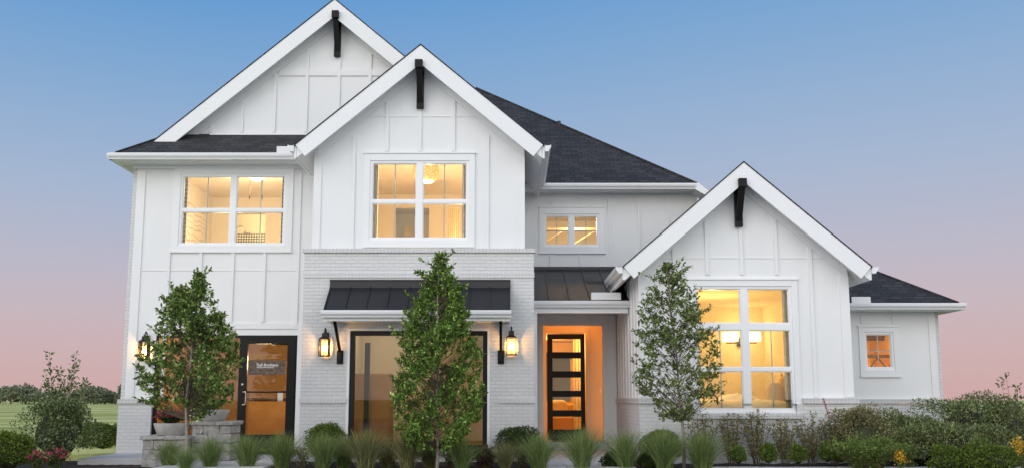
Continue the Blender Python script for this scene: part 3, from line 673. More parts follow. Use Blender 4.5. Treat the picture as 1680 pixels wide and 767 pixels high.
# ------------------------------------------------------------------ rooms behind the glass
def room(x0, x1, y0, y1, z0, z1, m, mf=None, hole=None, name='room_lining'):
    b = MB(); t = .04
    b.box(x0 - t, x0, y0, y1, z0, z1); b.box(x1, x1 + t, y0, y1, z0, z1); b.box(x0 - t, x1 + t, y0, y1 + t, z1, z1 + t)
    if hole:
        a, c, d_, e_ = hole
        b.box(x0, a, y1, y1 + t, z0, z1); b.box(c, x1, y1, y1 + t, z0, z1); b.box(a, c, y1, y1 + t, z0, d_); b.box(a, c, y1, y1 + t, e_, z1)
    else: b.box(x0, x1, y1, y1 + t, z0, z1)
    o = b.build(name, m, H)
    MB().box(x0 - t, x1 + t, y0, y1 + t, z0 - t, z0 - .001).build('room_floor', mf or M['wood'], H)
    return o
def point(name, loc, e, col=(1, .72, .38), r=.15, parent=None):
    l = bpy.data.lights.new(name, 'POINT'); l.energy = e; l.color = col; l.shadow_soft_size = r
    o = bpy.data.objects.new(name, l); COL.objects.link(o)
    if parent is not None: o.parent = parent; o.location = Vector(loc) - Vector(ORG[parent.name])
    else: o.location = loc
    return o
def curtain(x0, x1, y, z0, z1, m, label, folds=6, group=None):
    n = folds * 8; pf = []; pb = []
    for i in range(n + 1):
        X = x0 + (x1 - x0) * i / n; d_ = .035 * math.sin(i / 8 * 2 * math.pi) + .01 * math.sin(i * 1.7)
        pf.append((X, y + d_)); pb.append((X, y + d_ + .006))
    poly = [(a, c, z0) for a, c in pf] + [(a, c, z0) for a, c in reversed(pb)]
    return tag(MB().prism(poly, (0, 0, z1 - z0)).build('curtain', m), label, 'curtain', group)

# upstairs left bedroom, with a lit bathroom beyond
room(-7.75, -4.05, YL + .21, 23.2, 3.75, 6.38, M['room'], hole=(-7.14, -6.36, 3.75, at(400, 350, 23.2)[1]))
room(-8.0, -6.0, 23.25, 25.3, 3.75, 6.36, M['room'])
def tile_mat():
    m, ns, ls, bs = mat('patterned_tile'); uv = N(ns, 'ShaderNodeUVMap'); uv.uv_map = 'UVMap'
    vo = N(ns, 'ShaderNodeTexVoronoi'); vo.inputs['Scale'].default_value = 14; vo.inputs['Randomness'].default_value = 0; ls.new(uv.outputs[0], vo.inputs['Vector'])
    r = N(ns, 'ShaderNodeValToRGB'); ramp_set(r, [(.40, (.05, .05, .05, 1)), (.46, (.75, .72, .65, 1))]); ls.new(vo.outputs['Distance'], r.inputs[0]); ls.new(r.outputs[0], bs.inputs['Base Color'])
    return m
MB().box(-7.7, -6.02, 25.2, 25.29, 3.75, at(420, 383, 25.2)[1]).build('tile_wall', tile_mat(), H)
hX, hZ = at(403, 379, 24.4)
sh = thing('shower_head', 'steel shower head on a curved arm seen through the upper left window', 'shower head', (hX, 24.4, hZ))
MB().tube([(hX - .25, 24.4, hZ + .1), (hX - .1, 24.4, hZ + .16), (hX + .03, 24.4, hZ + .03)], .02, 8).build('arm', M['steel'], sh); MB().lathe([(.02, .1), (.11, 0), (.10, -.02), (0, -.02)], (hX + .04, 24.4, hZ - .06), 16).build('rose', M['steel'], sh)
fn = thing('ceiling_fan', 'ceiling fan with a glowing bowl light in the upper left bedroom', 'ceiling fan', (0, 0, 0))
fX, fZ = at(421, 292, 20.6)
fanY = 20.6
MB().lathe([(0, -.07), (.08, -.06), (.15, -.02), (.165, .03), (.16, .06)], (fX, fanY, fZ), 24).build('light_bowl', M['fanlight'], fn, True)
b = MB(); b.lathe([(0, .06), (.17, .06), (.13, .12), (.06, .16), (.03, .2), (.03, 6.38 - fZ)], (fX, fanY, fZ), 20); b.build('motor', M['steel'], fn, True)
for k in range(5):
    a = k * 2 * math.pi / 5 + .25; c, s_ = math.cos(a), math.sin(a); MB().prism([(fX + c * .17 - s_ * .05, fanY + s_ * .17 + c * .05, fZ + .12), (fX + c * .17 + s_ * .05, fanY + s_ * .17 - c * .05, fZ + .125), (fX + c * .65 + s_ * .075, fanY + s_ * .65 - c * .075, fZ + .125), (fX + c * .65 - s_ * .075, fanY + s_ * .65 + c * .075, fZ + .105)], (0, 0, .012)).build('blade', M['greige'], fn)
b = MB()
for dxx in (-.16, .16): b.tube([(fX + dxx * .9, fanY, fZ), (fX + dxx * .9, fanY, fZ - .42)], .004, 5); b.tube([(fX + dxx * .9, fanY, fZ - .42), (fX + dxx * .9, fanY, fZ - .5)], .012, 6)
b.build('pull_chain', M['bronze'], fn)
point('room_light', (-5.9, 19.7, 4.0), 50, (1, .76, .45), .25, H); point('fan_glow', (fX, fanY, fZ - .25), 60, (1, .76, .45), .15, fn); point('room_light', (-6.6, 20.9, 5.0), 60, (1, .76, .45), .3, H)  # low room light added out of sight below the sill to brighten the ceiling
point('room_light', (-6.8, 24.0, 6.15), 60, (1, .78, .42), .1, H)
def dotted(nm, c1, c2):
    m, ns, ls, bs = mat(nm); uv = N(ns, 'ShaderNodeUVMap'); uv.uv_map = 'UVMap'
    vo = N(ns, 'ShaderNodeTexVoronoi'); vo.inputs['Scale'].default_value = 11; vo.inputs['Randomness'].default_value = .1; ls.new(uv.outputs[0], vo.inputs['Vector'])
    r = N(ns, 'ShaderNodeValToRGB'); ramp_set(r, [(.34, c1), (.40, c2)]); ls.new(vo.outputs['Distance'], r.inputs[0]); ls.new(r.outputs[0], bs.inputs['Base Color']); bs.inputs['Roughness'].default_value = .9
    return m
M['dots'] = dotted('dotted_curtain', (.16, .19, .22, 1), (.74, .71, .64, 1))
curtain(-7.02, -6.93, YL + .16, 3.8, 6.2, M['dots'], 'dotted curtain at the left edge of the upper left bedroom window', 3, 'dotted curtains')
curtain(-4.92, -4.83, YL + .16, 3.8, 6.2, M['dots'], 'dotted curtain at the right edge of the upper left bedroom window', 3, 'dotted curtains')
def mural_mat():
    m, ns, ls, bs = mat('mural_paper'); uv = N(ns, 'ShaderNodeUVMap'); uv.uv_map = 'UVMap'
    wv = N(ns, 'ShaderNodeTexWave'); wv.wave_type = 'RINGS'; wv.inputs['Scale'].default_value = 2.2; wv.inputs['Distortion'].default_value = 6; wv.inputs['Detail'].default_value = 1; ls.new(uv.outputs[0], wv.inputs['Vector'])
    r = N(ns, 'ShaderNodeValToRGB'); ramp_set(r, [(.04, (.42, .38, .34, 1)), (.16, (.72, .66, .56, 1))]); ls.new(wv.outputs[0], r.inputs[0]); ls.new(r.outputs[0], bs.inputs['Base Color'])
    return m
MB().box(-7.749, -7.74, YL + .9, 22.6, 3.8, 5.9).build('mural', mural_mat(), H)
# upstairs bay room
room(-3.42, -.18, YB + .21, 22.5, 3.75, 6.30, M['room'], hole=(at(649, 360, 22.5)[0], at(704, 360, 22.5)[0], 3.75, at(680, 341, 22.5)[1]))
room(-3.6, -1.2, 22.55, 25, 3.75, 6.3, M['greige'])
pX, pZ = at(699, 283, 19.0)
pd = thing('pendant_lamp', 'round woven rattan pendant lamp glowing in the upstairs bay window', 'pendant lamp', (pX, 19.0, pZ))
MB().lathe([(.17, -.20), (.25, -.12), (.29, 0), (.27, .12), (.20, .22), (.08, .27), (.03, .28)], (pX, 19.0, pZ), 28).build('woven_shade', M['woven'], pd, True)
MB().lathe([(0, -.185), (.16, -.185), (.165, -.195), (0, -.195)], (pX, 19.0, pZ), 24).build('diffuser', M['fanlight'], pd)
MB().tube([(pX, 19, pZ + .28), (pX, 19, 6.30)], .008, 6).build('cord', M['black'], pd)
point('room_light', (-1.8, 18.3, 3.95), 95, (1, .72, .40), .25, H); point('pendant_glow', (pX, 19.0, pZ - .35), 55, (1, .72, .38), .12, pd); point('room_light', (-2.7, 18.4, 4.3), 20, (1, .72, .38), .25, H); point('room_light', (-1.0, 20.4, 4.3), 70, (1, .72, .38), .25, H)  # unseen low room lights added to brighten ceiling and back wall
point('room_light', (-2.6, 23.8, 6.0), 7, (1, .72, .4), .15, H)
curtain(-2.73, -2.64, YB + .16, 3.8, 6.2, M['curtain'], 'narrow grey curtain at the left edge of the upstairs bay window', 3, 'grey curtains')
curtain(-.98, -.88, YB + .16, 3.8, 6.2, M['curtain'], 'narrow grey curtain at the right edge of the upstairs bay window', 3, 'grey curtains')
curtain(at(736, 360, 20.8)[0], at(754, 360, 20.8)[0], 20.8, 3.8, at(745, 341, 20.8)[1], M['drape'], 'cream drape deep inside the upstairs bay room', 6)
qa, qz = at(662, 371, 23.6); qb, _ = at(684, 371, 23.6)
cb = thing('cabinet', 'cream cabinet standing behind the upstairs bay window', 'cabinet', ((qa + qb) / 2, 23.8, 3.75)); MB().box(qa, qb, 23.6, 24.1, 3.751, qz).build('body', M['linen'], cb, bevel=.01)
for k in (0, 1): MB().box(qa + .03 + k * (qb - qa - .04) / 2, qa + .01 + (k + 1) * (qb - qa - .02) / 2, 23.58, 23.599, 3.85, qz - .06).build('door', M['linen'], cb, bevel=.006)
# stair landing behind the small middle window
room(.45, 3.9, YM + .21, 24.4, 3.75, 6.0, M['room'])
point('room_light', (1.6, 22.4, 5.5), 75, (1, .68, .34), .2, H)
b = MB(); b.box(.46, 3.85, 22.6, 22.7, 5.42, 5.47); b.box(.46, 3.85, 22.6, 22.7, 4.92, 4.97)
for k in range(4): b.bar((.6 + k * .8, 22.65, 4.97), (1.3 + k * .8, 22.65, 5.42), .03)
tag(b.build('loft_railing', M['pillow']), 'railing with diagonal bars behind the small upper middle window', 'railing')
# bedroom on the right
room(2.75, 6.05, YR + .21, 22.0, .2, 3.42, M['drape'], hole=None)
for (nm, X, Yy, Z, E_) in (('room_light', 4.3, 19.6, 2.6, 64), ('room_light', 3.2, 18.0, 2.2, 28)): point(nm, (X, Yy, Z), E_, (1, .66, .25), .2, H)
MB().box(3.3, 3.45, 21.9, 21.999, .2, 3.42).build('pilaster', M['pale'], H)
b = MB(); b.box(4.35, 5.0, 21.93, 21.999, .2, 2.35); b.build('inner_door', M['linen'], H, bevel=.01)
sX, sZ = at(1215, 553, 21.8)
sc_ = thing('wall_sconce', 'two-shade sconce glowing high on the bedroom wall behind the tall window', 'wall lamp', (sX, 21.9, sZ))
for s_ in (-1, 1): MB().lathe([(.16, -.09), (.19, -.09), (.19, .12), (.16, .12)], (sX + s_ * .27, 21.72, sZ), 20).build('lamp_shade', M['shade'], sc_, True)
b = MB(); b.bar((sX - .36, 21.74, sZ - .13), (sX + .36, 21.74, sZ - .13), .03); b.box(sX - .05, sX + .05, 21.9, 21.998, sZ - .2, sZ); b.bar((sX, 21.9, sZ - .13), (sX, 21.74, sZ - .13), .03); b.build('arm', M['bronze'], sc_)
point('sconce_glow', (sX, 21.5, sZ), 12, (1, .7, .3), .15, sc_)
curtain(5.10, 5.20, YR + .17, .25, 3.4, M['curtain'], 'grey curtain hanging at the right edge of the tall bedroom window', 4)
bed = thing('bed', 'wide bed with cream bedding behind the tall bedroom window', 'bed', (4.4, 18.6, .2))
def blob(b, c, r, seed, n=14, lump=.12, flat=1.0):
    rr = random.Random(seed); ph = [rr.uniform(0, 6.28) for _ in range(6)]
    vs = []; fs = []
    for i in range(n + 1):
        th = math.pi * i / n
        for j in range(2 * n):
            a = math.pi * j / n
            k = 1 + lump * (math.sin(3 * a + ph[0]) * math.sin(2 * th + ph[1]) + .6 * math.sin(5 * a + ph[2] + 3 * th))
            se = lambda v, p: math.copysign(abs(v) ** p, v)
            vs.append((c[0] + r[0] * k * se(math.sin(th), flat) * se(math.cos(a), flat), c[1] + r[1] * k * se(math.sin(th), flat) * se(math.sin(a), flat), c[2] + r[2] * k * se(math.cos(th), flat)))
    for i in range(n):
        for j in range(2 * n): fs.append((i * 2 * n + j, i * 2 * n + (j + 1) % (2 * n), (i + 1) * 2 * n + (j + 1) % (2 * n), (i + 1) * 2 * n + j))
    return b.add(vs, fs)
MB().box(3.3, 5.5, 17.75, 19.6, .21, .72).build('frame', M['dkwood'], bed, bevel=.02)
b = MB(); blob(b, (4.35, 18.7, .98), (1.15, .95, .23), 3, 16, .03, .4); b.build('mattress', M['linen'], bed, True)
b = MB(); blob(b, (4.5, 18.4, 1.10), (.42, .45, .21), 5, 14, .10, .8); b.build('duvet', M['linen'], bed, True)
MB().box(5.55, 5.65, 17.7, 19.6, .21, 1.75).build('headboard', M['pillow'], bed, bevel=.03)
for i, (px, py, w, Yp, m_, lb) in enumerate(((1272, 652, .30, 18.2, 'pillow', 'plain tan pillow leaning at the head of the bed'), (1289, 645, .34, 18.5, 'amber', 'darker amber pillow behind the tan one on the bed'))):
    X, Z = at(px, py, Yp); b = MB(); blob(b, (X, Yp, Z), (w * .55, .12, w), i + 20, 12, .02, .6); tag(b.build('pillow', M[m_], None, True), lb, 'pillow', 'pillows on the bed')
lX, lZ = at(1283, 634, 18.9)
bl = thing('bedside_lamp', 'bedside lamp with a glowing square shade and hooked arm in the tall window', 'lamp', (lX, 18.9, lZ))
MB().lathe([(.12, -.10), (.14, -.10), (.12, .10), (.10, .10)], (lX, 18.9, lZ), 20).build('lamp_shade', M['shade'], bl, True)
MB().tube([(lX + .3, 18.9, lZ + .05), (lX + .3, 18.9, lZ + .2), (lX + .1, 18.9, lZ + .30), (lX, 18.9, lZ + .26), (lX, 18.9, lZ + .1)], .012, 8).build('arm', M['bronze'], bl, True)
nx, nz_ = at(1160, 660, 17.8); bn = thing('bench', 'dark metal-framed bench at the lower left of the tall bedroom window', 'bench', (nx, 17.8, .2))
b = MB(); b.tube([(nx - .3, 17.8, .2), (nx - .3, 17.8, nz_ + .1), (nx - .25, 17.8, nz_ + .15), (nx + .14, 17.8, nz_ + .15), (nx + .2, 17.8, nz_ + .1), (nx + .2, 17.8, .2)], .02, 8); b.build('frame', M['bronze'], bn, True); MB().box(nx - .3, nx + .2, 17.82, 18.2, nz_ - .12, nz_ - .05).build('seat', M['wood'], bn, bevel=.02)
# amber room behind the small window
room(6.75, 8.6, YS + .21, 22, .3, 2.9, M['amber'])
point('room_light', (7.5, 19.6, 1.2), 135, (1, .60, .12), .15, H)
b = MB(); z_ = 1.75
b.box(6.8, 8.55, 20.3, 20.4, 2.12, 2.19); b.box(6.8, 8.55, 20.3, 20.4, 1.55, 1.6)
for k in range(4): b.bar((6.85 + k * .42, 20.35, 1.6), (7.27 + k * .42, 20.35, 2.12), .035); b.bar((7.27 + k * .42, 20.33, 1.6), (6.85 + k * .42, 20.33, 2.12), .035)
tag(b.build('lattice_rail', M['dkwood']), 'dark crossed lattice rail inside the small right window', 'railing')
MB().box(6.8, 8.55, 21.0, 21.1, 2.55, 2.9).build('ceiling_beam', M['dkwood'], H)
pf = MB().box(7.9, 8.35, 21.9, 21.995, 2.0, 2.4).build('framed_picture', M['dkwood']); tag(pf, 'small dark framed picture on the amber wall behind the small right window', 'picture')
# sales office behind storefront and shop window
room(-7.8, -4.1, YL + .21, 23.5, .2, 2.95, M['tan'])
point('room_light', (-5.4, 20.0, 2.0), 85, (1, .70, .38), .25, H); point('room_light', (-6.8, 20.4, 2.6), 36, (1, .70, .38), .25, H)
room(-3.75, .15, YBB + .26, 23, .2, 2.95, M['pale'])
point('room_light', (-1.8, 18.8, 2.7), 55, (1, .84, .60), .25, H); point('room_light', (-2.9, 21.6, 2.7), 22, (1, .80, .55), .25, H)
b = MB(); cx0, cz1 = at(578, 612, 19.8); cx1, _ = at(640, 612, 19.8); b.box(cx0 - .1, cx1, 19.8, 20.5, .201, cz1); 
cab = thing('office_cabinet', 'tall brown cabinet standing behind the shop window at left', 'cabinet', ((cx0 + cx1) / 2, 20, .2)); b.build('body', M['wood'], cab, bevel=.015)
b = MB(); b.box(cx0 - .08, (cx0 + cx1) / 2 - .01, 19.78, 19.799, .3, cz1 - .06); b.box((cx0 + cx1) / 2 + .01, cx1 - .02, 19.78, 19.799, .3, cz1 - .06); b.build('door', M['wood'], cab, bevel=.006)
qx, _ = at(602, 600, 18.6); MB().box(qx - .05, qx + .05, 18.6, 18.7, .2, 2.35).build('inner_post', M['bframe'], H)
dk = thing('reception_desk', 'brown reception desk behind the glass office door', 'desk', (-5.2, 21, .2)); MB().box(-6.0, -4.4, 21.0, 21.7, .201, 1.2).build('body', M['wood'], dk, bevel=.015); MB().box(-6.05, -4.35, 20.95, 21.75, 1.201, 1.25).build('top', M['dkwood'], dk, bevel=.01)
# entrance hall behind the front door
room(.5, 2.3, 21.25, 27.5, .28, 2.9, M['amber'], hole=(.95, 1.75, 1.15, 2.6))
point('room_light', (1.9, 22.3, 2.6), 80, (1, .60, .18), .15, H); point('room_light', (1.0, 25.6, 2.6), 80, (1, .60, .18), .15, H)
curtain(1.55, 1.95, 23.2, .3, 2.85, M['drape'], 'yellow lit drape at the right side of the front door glass', 5)
sf_ = thing('sofa', 'tan leather sofa seen through the lower lights of the front door', 'sofa', (1.2, 25, .28))
MB().box(.6, 2.2, 24.9, 25.7, .281, .75).build('seat', M['amber'], sf_, bevel=.05); MB().box(.6, 2.2, 25.71, 25.95, .281, 1.1).build('backrest', M['amber'], sf_, bevel=.06)
b = MB(); blob(b, (1.28, 25.5, .98), (.25, .10, .22), 9, 12, .03, .6); tag(b.build('pillow', M['linen'], None, True), 'pale cushion standing on the tan hallway sofa', 'pillow')
# entry downlight
el = thing('entry_downlight', 'small round downlight in the ceiling of the front door recess', 'ceiling light', (1.6, 20.9, 2.96))
MB().lathe([(0, -.004), (.05, -.004), (.06, -.008), (.065, 0)], (1.6, 20.9, 2.962), 20).build('lens', M['shade'], el)
for nm, X, Z, sx_, sz_, en in (('hidden_fill_strip', .655, 1.6, .05, 2.4, 2.1), ('hidden_fill_strip', 2.085, 1.6, .05, 2.4, 2.2), ('hidden_fill_strip', 1.37, 2.915, 1.2, .05, 2.4)):  # unseen strips added to spread the warm glow evenly over the recess
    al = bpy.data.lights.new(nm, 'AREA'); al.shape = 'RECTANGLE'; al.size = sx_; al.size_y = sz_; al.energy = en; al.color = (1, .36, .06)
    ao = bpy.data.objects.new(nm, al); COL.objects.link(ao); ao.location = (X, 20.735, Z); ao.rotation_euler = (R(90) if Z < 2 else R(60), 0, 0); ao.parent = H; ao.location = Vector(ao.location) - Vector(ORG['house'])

# ------------------------------------------------------------------ wall lanterns
LAN = None
def lantern(px, py_top, py_bot, Y, label):
    X, zt = at(px, py_top, Y - .13); _, zb = at(px, py_bot, Y - .13); yc = Y - .15
    L = thing('wall_lantern', label, 'lantern', (X, Y, zb), 'black lanterns on the front walls')
    w, ht = .085, (zt - zb); b = MB()
    b.box(X - .05, X + .05, Y - .025, Y - .001, zt - .01, zt + .14)         # back plate
    b.tube([(X, Y - .02, zt + .06), (X, Y - .06, zt + .19), (X, Y - .11, zt + .21), (X, yc, zt + .16), (X, yc, zt + .1)], .014, 8)
    for sx_ in (-1, 1):
        for sy_ in (-1, 1): b.box(X + sx_ * w - .008, X + sx_ * w + .008, yc + sy_ * w - .008, yc + sy_ * w + .008, zb + .02, zt)
    b.box(X - w - .012, X + w + .012, yc - w - .012, yc + w + .012, zb, zb + .02)
    b.box(X - w - .012, X + w + .012, yc - w - .012, yc + w + .012, zt, zt + .012)
    k = len(b.v); a = w + .005; c = .045
    b.add([(X - a, yc - a, zt + .0125), (X + a, yc - a, zt + .0125), (X + a, yc + a, zt + .0125), (X - a, yc + a, zt + .0125), (X - c, yc - c, zt + .05), (X + c, yc - c, zt + .05), (X + c, yc + c, zt + .05), (X - c, yc + c, zt + .05)], [(0, 1, 5, 4), (1, 2, 6, 5), (2, 3, 7, 6), (3, 0, 4, 7), (4, 5, 6, 7), (3, 2, 1, 0)])
    b.box(X - c, X + c, yc - c, yc + c, zt + .0505, zt + .115)
    b.build('body', M['bronze'], L)
    b = MB()
    for (x0, x1, y0, y1) in ((X - w + .008, X + w - .008, yc - w - .002, yc - w + .002), (X - w + .008, X + w - .008, yc + w - .002, yc + w + .002), (X - w - .002, X - w + .002, yc - w + .008, yc + w - .008), (X + w - .002, X + w + .002, yc - w + .008, yc + w - .008)): b.box(x0, x1, y0, y1, zb + .021, zt - .001)
    b.build('glass', M['lglass'], L)
    for k in range(3):
        a = k * 2.094 + .5; x_, y_ = X + .035 * math.cos(a), yc + .035 * math.sin(a)
        cd_ = MB().tube([(x_, y_, zb + .021), (x_, y_, zb + .11)], .010, 8).build('candle', M['linen'], L)
        MB().tube([(x_, y_, zb + .111), (x_, y_, zb + .14), (x_, y_, zb + .18), (x_, y_, zb + .21)], [.012, .021, .017, .003], 8).build('bulb', M['bulb'], cd_, True)
    point('lantern_glow', (X, yc, zb + .17), 18, (1, .55, .20), .03, L)
lantern(533, 556, 584, YBB, 'lit black wall lantern left of the awning on the brick bay')
lantern(839, 553.5, 582, YBB, 'lit black wall lantern right of the awning on the brick bay')
lantern(238, 560, 590, YL, 'lit black wall lantern on the left wing, half hidden by the left tree')

# ------------------------------------------------------------------ stone planter walls and bowls
M['block'] = bricky('grey_stone_block', (.40, .385, .37, 1), (.26, .25, .245, 1), (.30, .285, .27, 1), .36, .15, .012, 1., .9, .37, .3, .4, 14, .12)
M['stonecap'] = plain('grey_stone_cap', (.36, .345, .33), .9, .3, 12, .8, 25)
def rough_box(b, x0, x1, y0, y1, z0, z1, j=.008):
    rr = lambda: random.uniform(-j, j)
    vs = [(x + rr(), y + rr(), z + rr()) for x in (x0, x1) for y in (y0, y1) for z in (z0, z1)]
    b.add(vs, [(0, 1, 3, 2), (4, 6, 7, 5), (0, 4, 5, 1), (2, 3, 7, 6), (0, 2, 6, 4), (1, 5, 7, 3)])
def pier(label, x0, x1, y0, y1, top):
    p = thing('stone_pier', label, 'planter wall', ((x0 + x1) / 2, (y0 + y1) / 2, 0), 'stacked stone piers by the stoop')
    b = MB(); z = -.05; row = 0; hs = .155
    n = max(1, round((top - .07 - z) / hs)); hs = (top - .07 - z) / n
    for r_ in range(n):
        X = x0; 
        while X < x1 - .01:
            w = min(random.choice((.2, .3, .42)), x1 - X)
            if x1 - X - w < .12: w = x1 - X
            rough_box(b, X + .004, X + w - .004, y0, y1, z + .003, z + hs - .003); X += w
        z += hs
    b.build('block_wall', M['stonecap'], p, bevel=.012)
    b = MB(); X = x0 - .04
    while X < x1 + .03:
        w = min(random.uniform(.35, .5), x1 + .04 - X)
        if x1 + .04 - X - w < .15: w = x1 + .04 - X
        rough_box(b, X + .003, X + w - .003, y0 - .04, y1 + .04, top - .068, top); X += w
    b.build('cap_stone', M['stonecap'], p, bevel=.012)
    return p
PY = 16.7
lx0, lzt = at(234, 714, PY); lx1, _ = at(305, 714, PY); ux0, uzt = at(310, 690, PY + .25); ux1, _ = at(381, 690, PY + .25)
pier('lower grey stone pier carrying the bowl of pink flowers', lx0, lx1 + .03, PY, PY + .55, lzt)
pier('taller grey stone pier beside the glass office door', lx1 + .035, ux1, PY + .2, PY + .8, uzt)
def bowl(px0, px1, pyt, Y, zb, label):
    x0, zt = at(px0, pyt, Y); x1, _ = at(px1, pyt, Y); r = (x1 - x0) / 2; X = (x0 + x1) / 2; h = zt - zb
    return X, zt, r, thing('planter_bowl', label, 'planter', (X, Y, zb), 'cast stone bowls on the piers'), h
X1, Z1, R1, B1, h1 = bowl(253, 314, 693, PY + .27, lzt + .002, 'pale cast stone bowl of pink flowers on the lower pier')
MB().lathe([(0, 0), (R1 * .72, 0), (R1 * .78, .01), (R1 * .93, h1 * .6), (R1, h1 - .012), (R1 * .985, h1), (R1 * .93, h1), (R1 * .9, h1 - .05), (0, h1 - .05)], (X1, PY + .27, Z1 - h1), 40, 1, .75).build('bowl', M['bowl'], B1, True)
X2, Z2, R2, B2, h2 = bowl(312, 377, 671, PY + .5, uzt + .002, 'wide cast stone bowl on the taller pier, right of the trunk')
MB().lathe([(0, 0), (R2 * .72, 0), (R2 * .76, .01), (R2 * .92, h2 * .6), (R2, h2 - .012), (R2 * .985, h2), (R2 * .93, h2), (R2 * .9, h2 - .05), (0, h2 - .05)], (X2, PY + .5, Z2 - h2), 40, 1, .75).build('bowl', M['bowl'], B2, True)

# ------------------------------------------------------------------ vegetation
def leaves_mesh(name, P, D, L, Wd, m, parent=None, fold=.25, up=None):
    """P positions, D directions, L lengths (arrays); each leaf is a folded diamond"""
    n = len(P); P = np.asarray(P, float); D = np.asarray(D, float); D /= np.linalg.norm(D, axis=1)[:, None] + 1e-9
    rnd = RNG.normal(size=(n, 3)) + (np.array([0, 0, 1.0]) if up is None else up); S = np.cross(D, rnd); S /= np.linalg.norm(S, axis=1)[:, None] + 1e-9
    Nn = np.cross(S, D); L = np.asarray(L)[:, None]; w = L * Wd
    V = np.empty((n, 4, 3)); V[:, 0] = P; V[:, 1] = P + D * L * .48 + S * w + Nn * w * fold; V[:, 2] = P + D * L; V[:, 3] = P + D * L * .48 - S * w + Nn * w * fold
    me = bpy.data.meshes.new(name); me.vertices.add(4 * n); me.vertices.foreach_set('co', V.reshape(-1).astype(np.float32))
    idx = np.arange(n)[:, None] * 4 + np.array([0, 1, 2, 0, 2, 3]); me.loops.add(6 * n); me.loops.foreach_set('vertex_index', idx.reshape(-1).astype(np.int32))
    me.polygons.add(2 * n); me.polygons.foreach_set('loop_start', (np.arange(2 * n) * 3).astype(np.int32)); me.polygons.foreach_set('loop_total', np.full(2 * n, 3, np.int32))
    me.update(calc_edges=True); me.materials.append(m)
    o = bpy.data.objects.new(name, me); COL.objects.link(o)
    if parent is not None: o.parent = parent; ORG[o.name] = ORG.get(parent.name, (0, 0, 0))
    return o
M['leafA'] = leafy('green_tree_leaf', [(0, (0.051, 0.089, 0.018, 1)), (0.45, (0.126, 0.2, 0.044, 1)), (0.8, (0.24, 0.345, 0.084, 1)), (0.95, (0.457, 0.578, 0.168, 1)), (1, (0.778, 0.845, 0.375, 1))])
M['leafB'] = leafy('bright_tree_leaf', [(0, (0.046, 0.09, 0.018, 1)), (0.45, (0.117, 0.205, 0.036, 1)), (0.8, (0.231, 0.363, 0.067, 1)), (0.95, (0.462, 0.65, 0.133, 1)), (1, (0.824, 0.9, 0.354, 1))])
M['leafC'] = leafy('olive_tree_leaf', [(0, (0.054, 0.08, 0.019, 1)), (0.45, (0.134, 0.188, 0.052, 1)), (0.8, (0.249, 0.317, 0.096, 1)), (0.95, (0.46, 0.537, 0.193, 1)), (1, (0.728, 0.766, 0.384, 1))])
M['box'] = leafy('boxwood_leaf', [(0, (0.053, 0.088, 0.015, 1)), (0.6, (0.132, 0.194, 0.029, 1)), (1, (0.282, 0.352, 0.064, 1))])
M['boxd'] = leafy('dark_boxwood_leaf', [(0, (0.028, 0.053, 0.016, 1)), (0.6, (0.071, 0.117, 0.026, 1)), (1, (0.14, 0.203, 0.046, 1))])
M['lime'] = leafy('lime_leaf', [(0, (0.081, 0.138, 0.023, 1)), (0.6, (0.161, 0.241, 0.046, 1)), (1, (0.275, 0.344, 0.092, 1))])
M['olive'] = leafy('olive_shrub_leaf', [(0, (0.105, 0.117, 0.051, 1)), (0.5, (0.234, 0.234, 0.105, 1)), (0.85, (0.374, 0.327, 0.141, 1)), (1, (0.515, 0.351, 0.187, 1))])
M['dark'] = leafy('dark_shrub_leaf', [(0, (0.071, 0.103, 0.04, 1)), (0.6, (0.18, 0.223, 0.086, 1)), (1, (0.464, 0.48, 0.202, 1))])
M['greyg'] = leafy('grey_green_leaf', [(0, (0.065, 0.096, 0.035, 1)), (0.6, (0.163, 0.221, 0.083, 1)), (1, (0.421, 0.46, 0.227, 1))])
M['pink'] = leafy('pink_petal', [(0, (.45, .02, .10, 1)), (.7, (.62, .05, .16, 1)), (1, (.70, .25, .30, 1))])
M['cream'] = leafy('cream_floret', [(0, (.30, .27, .12, 1)), (1, (.55, .48, .28, 1))])
M['yellow'] = leafy('yellow_petal', [(0, (.75, .38, .02, 1)), (1, (.85, .55, .06, 1))])
M['purple'] = leafy('dark_purple_leaf', [(0, (0.053, 0.03, 0.027, 1)), (1, (0.15, 0.09, 0.075, 1))])
M['grass'] = leafy('blue_green_blade', [(0, (0.085, 0.141, 0.046, 1)), (0.6, (0.186, 0.267, 0.09, 1)), (0.9, (0.309, 0.384, 0.132, 1)), (1, (0.526, 0.518, 0.182, 1))], .5, .3)
M['straw'] = leafy('straw_tipped_blade', [(0, (0.086, 0.116, 0.049, 1)), (0.5, (0.184, 0.208, 0.088, 1)), (0.8, (0.367, 0.343, 0.143, 1)), (1, (0.514, 0.44, 0.22, 1))], .5, .3)
M['redf'] = leafy('coral_flower', [(0, (.40, .10, .12, 1)), (1, (.55, .20, .20, 1))])

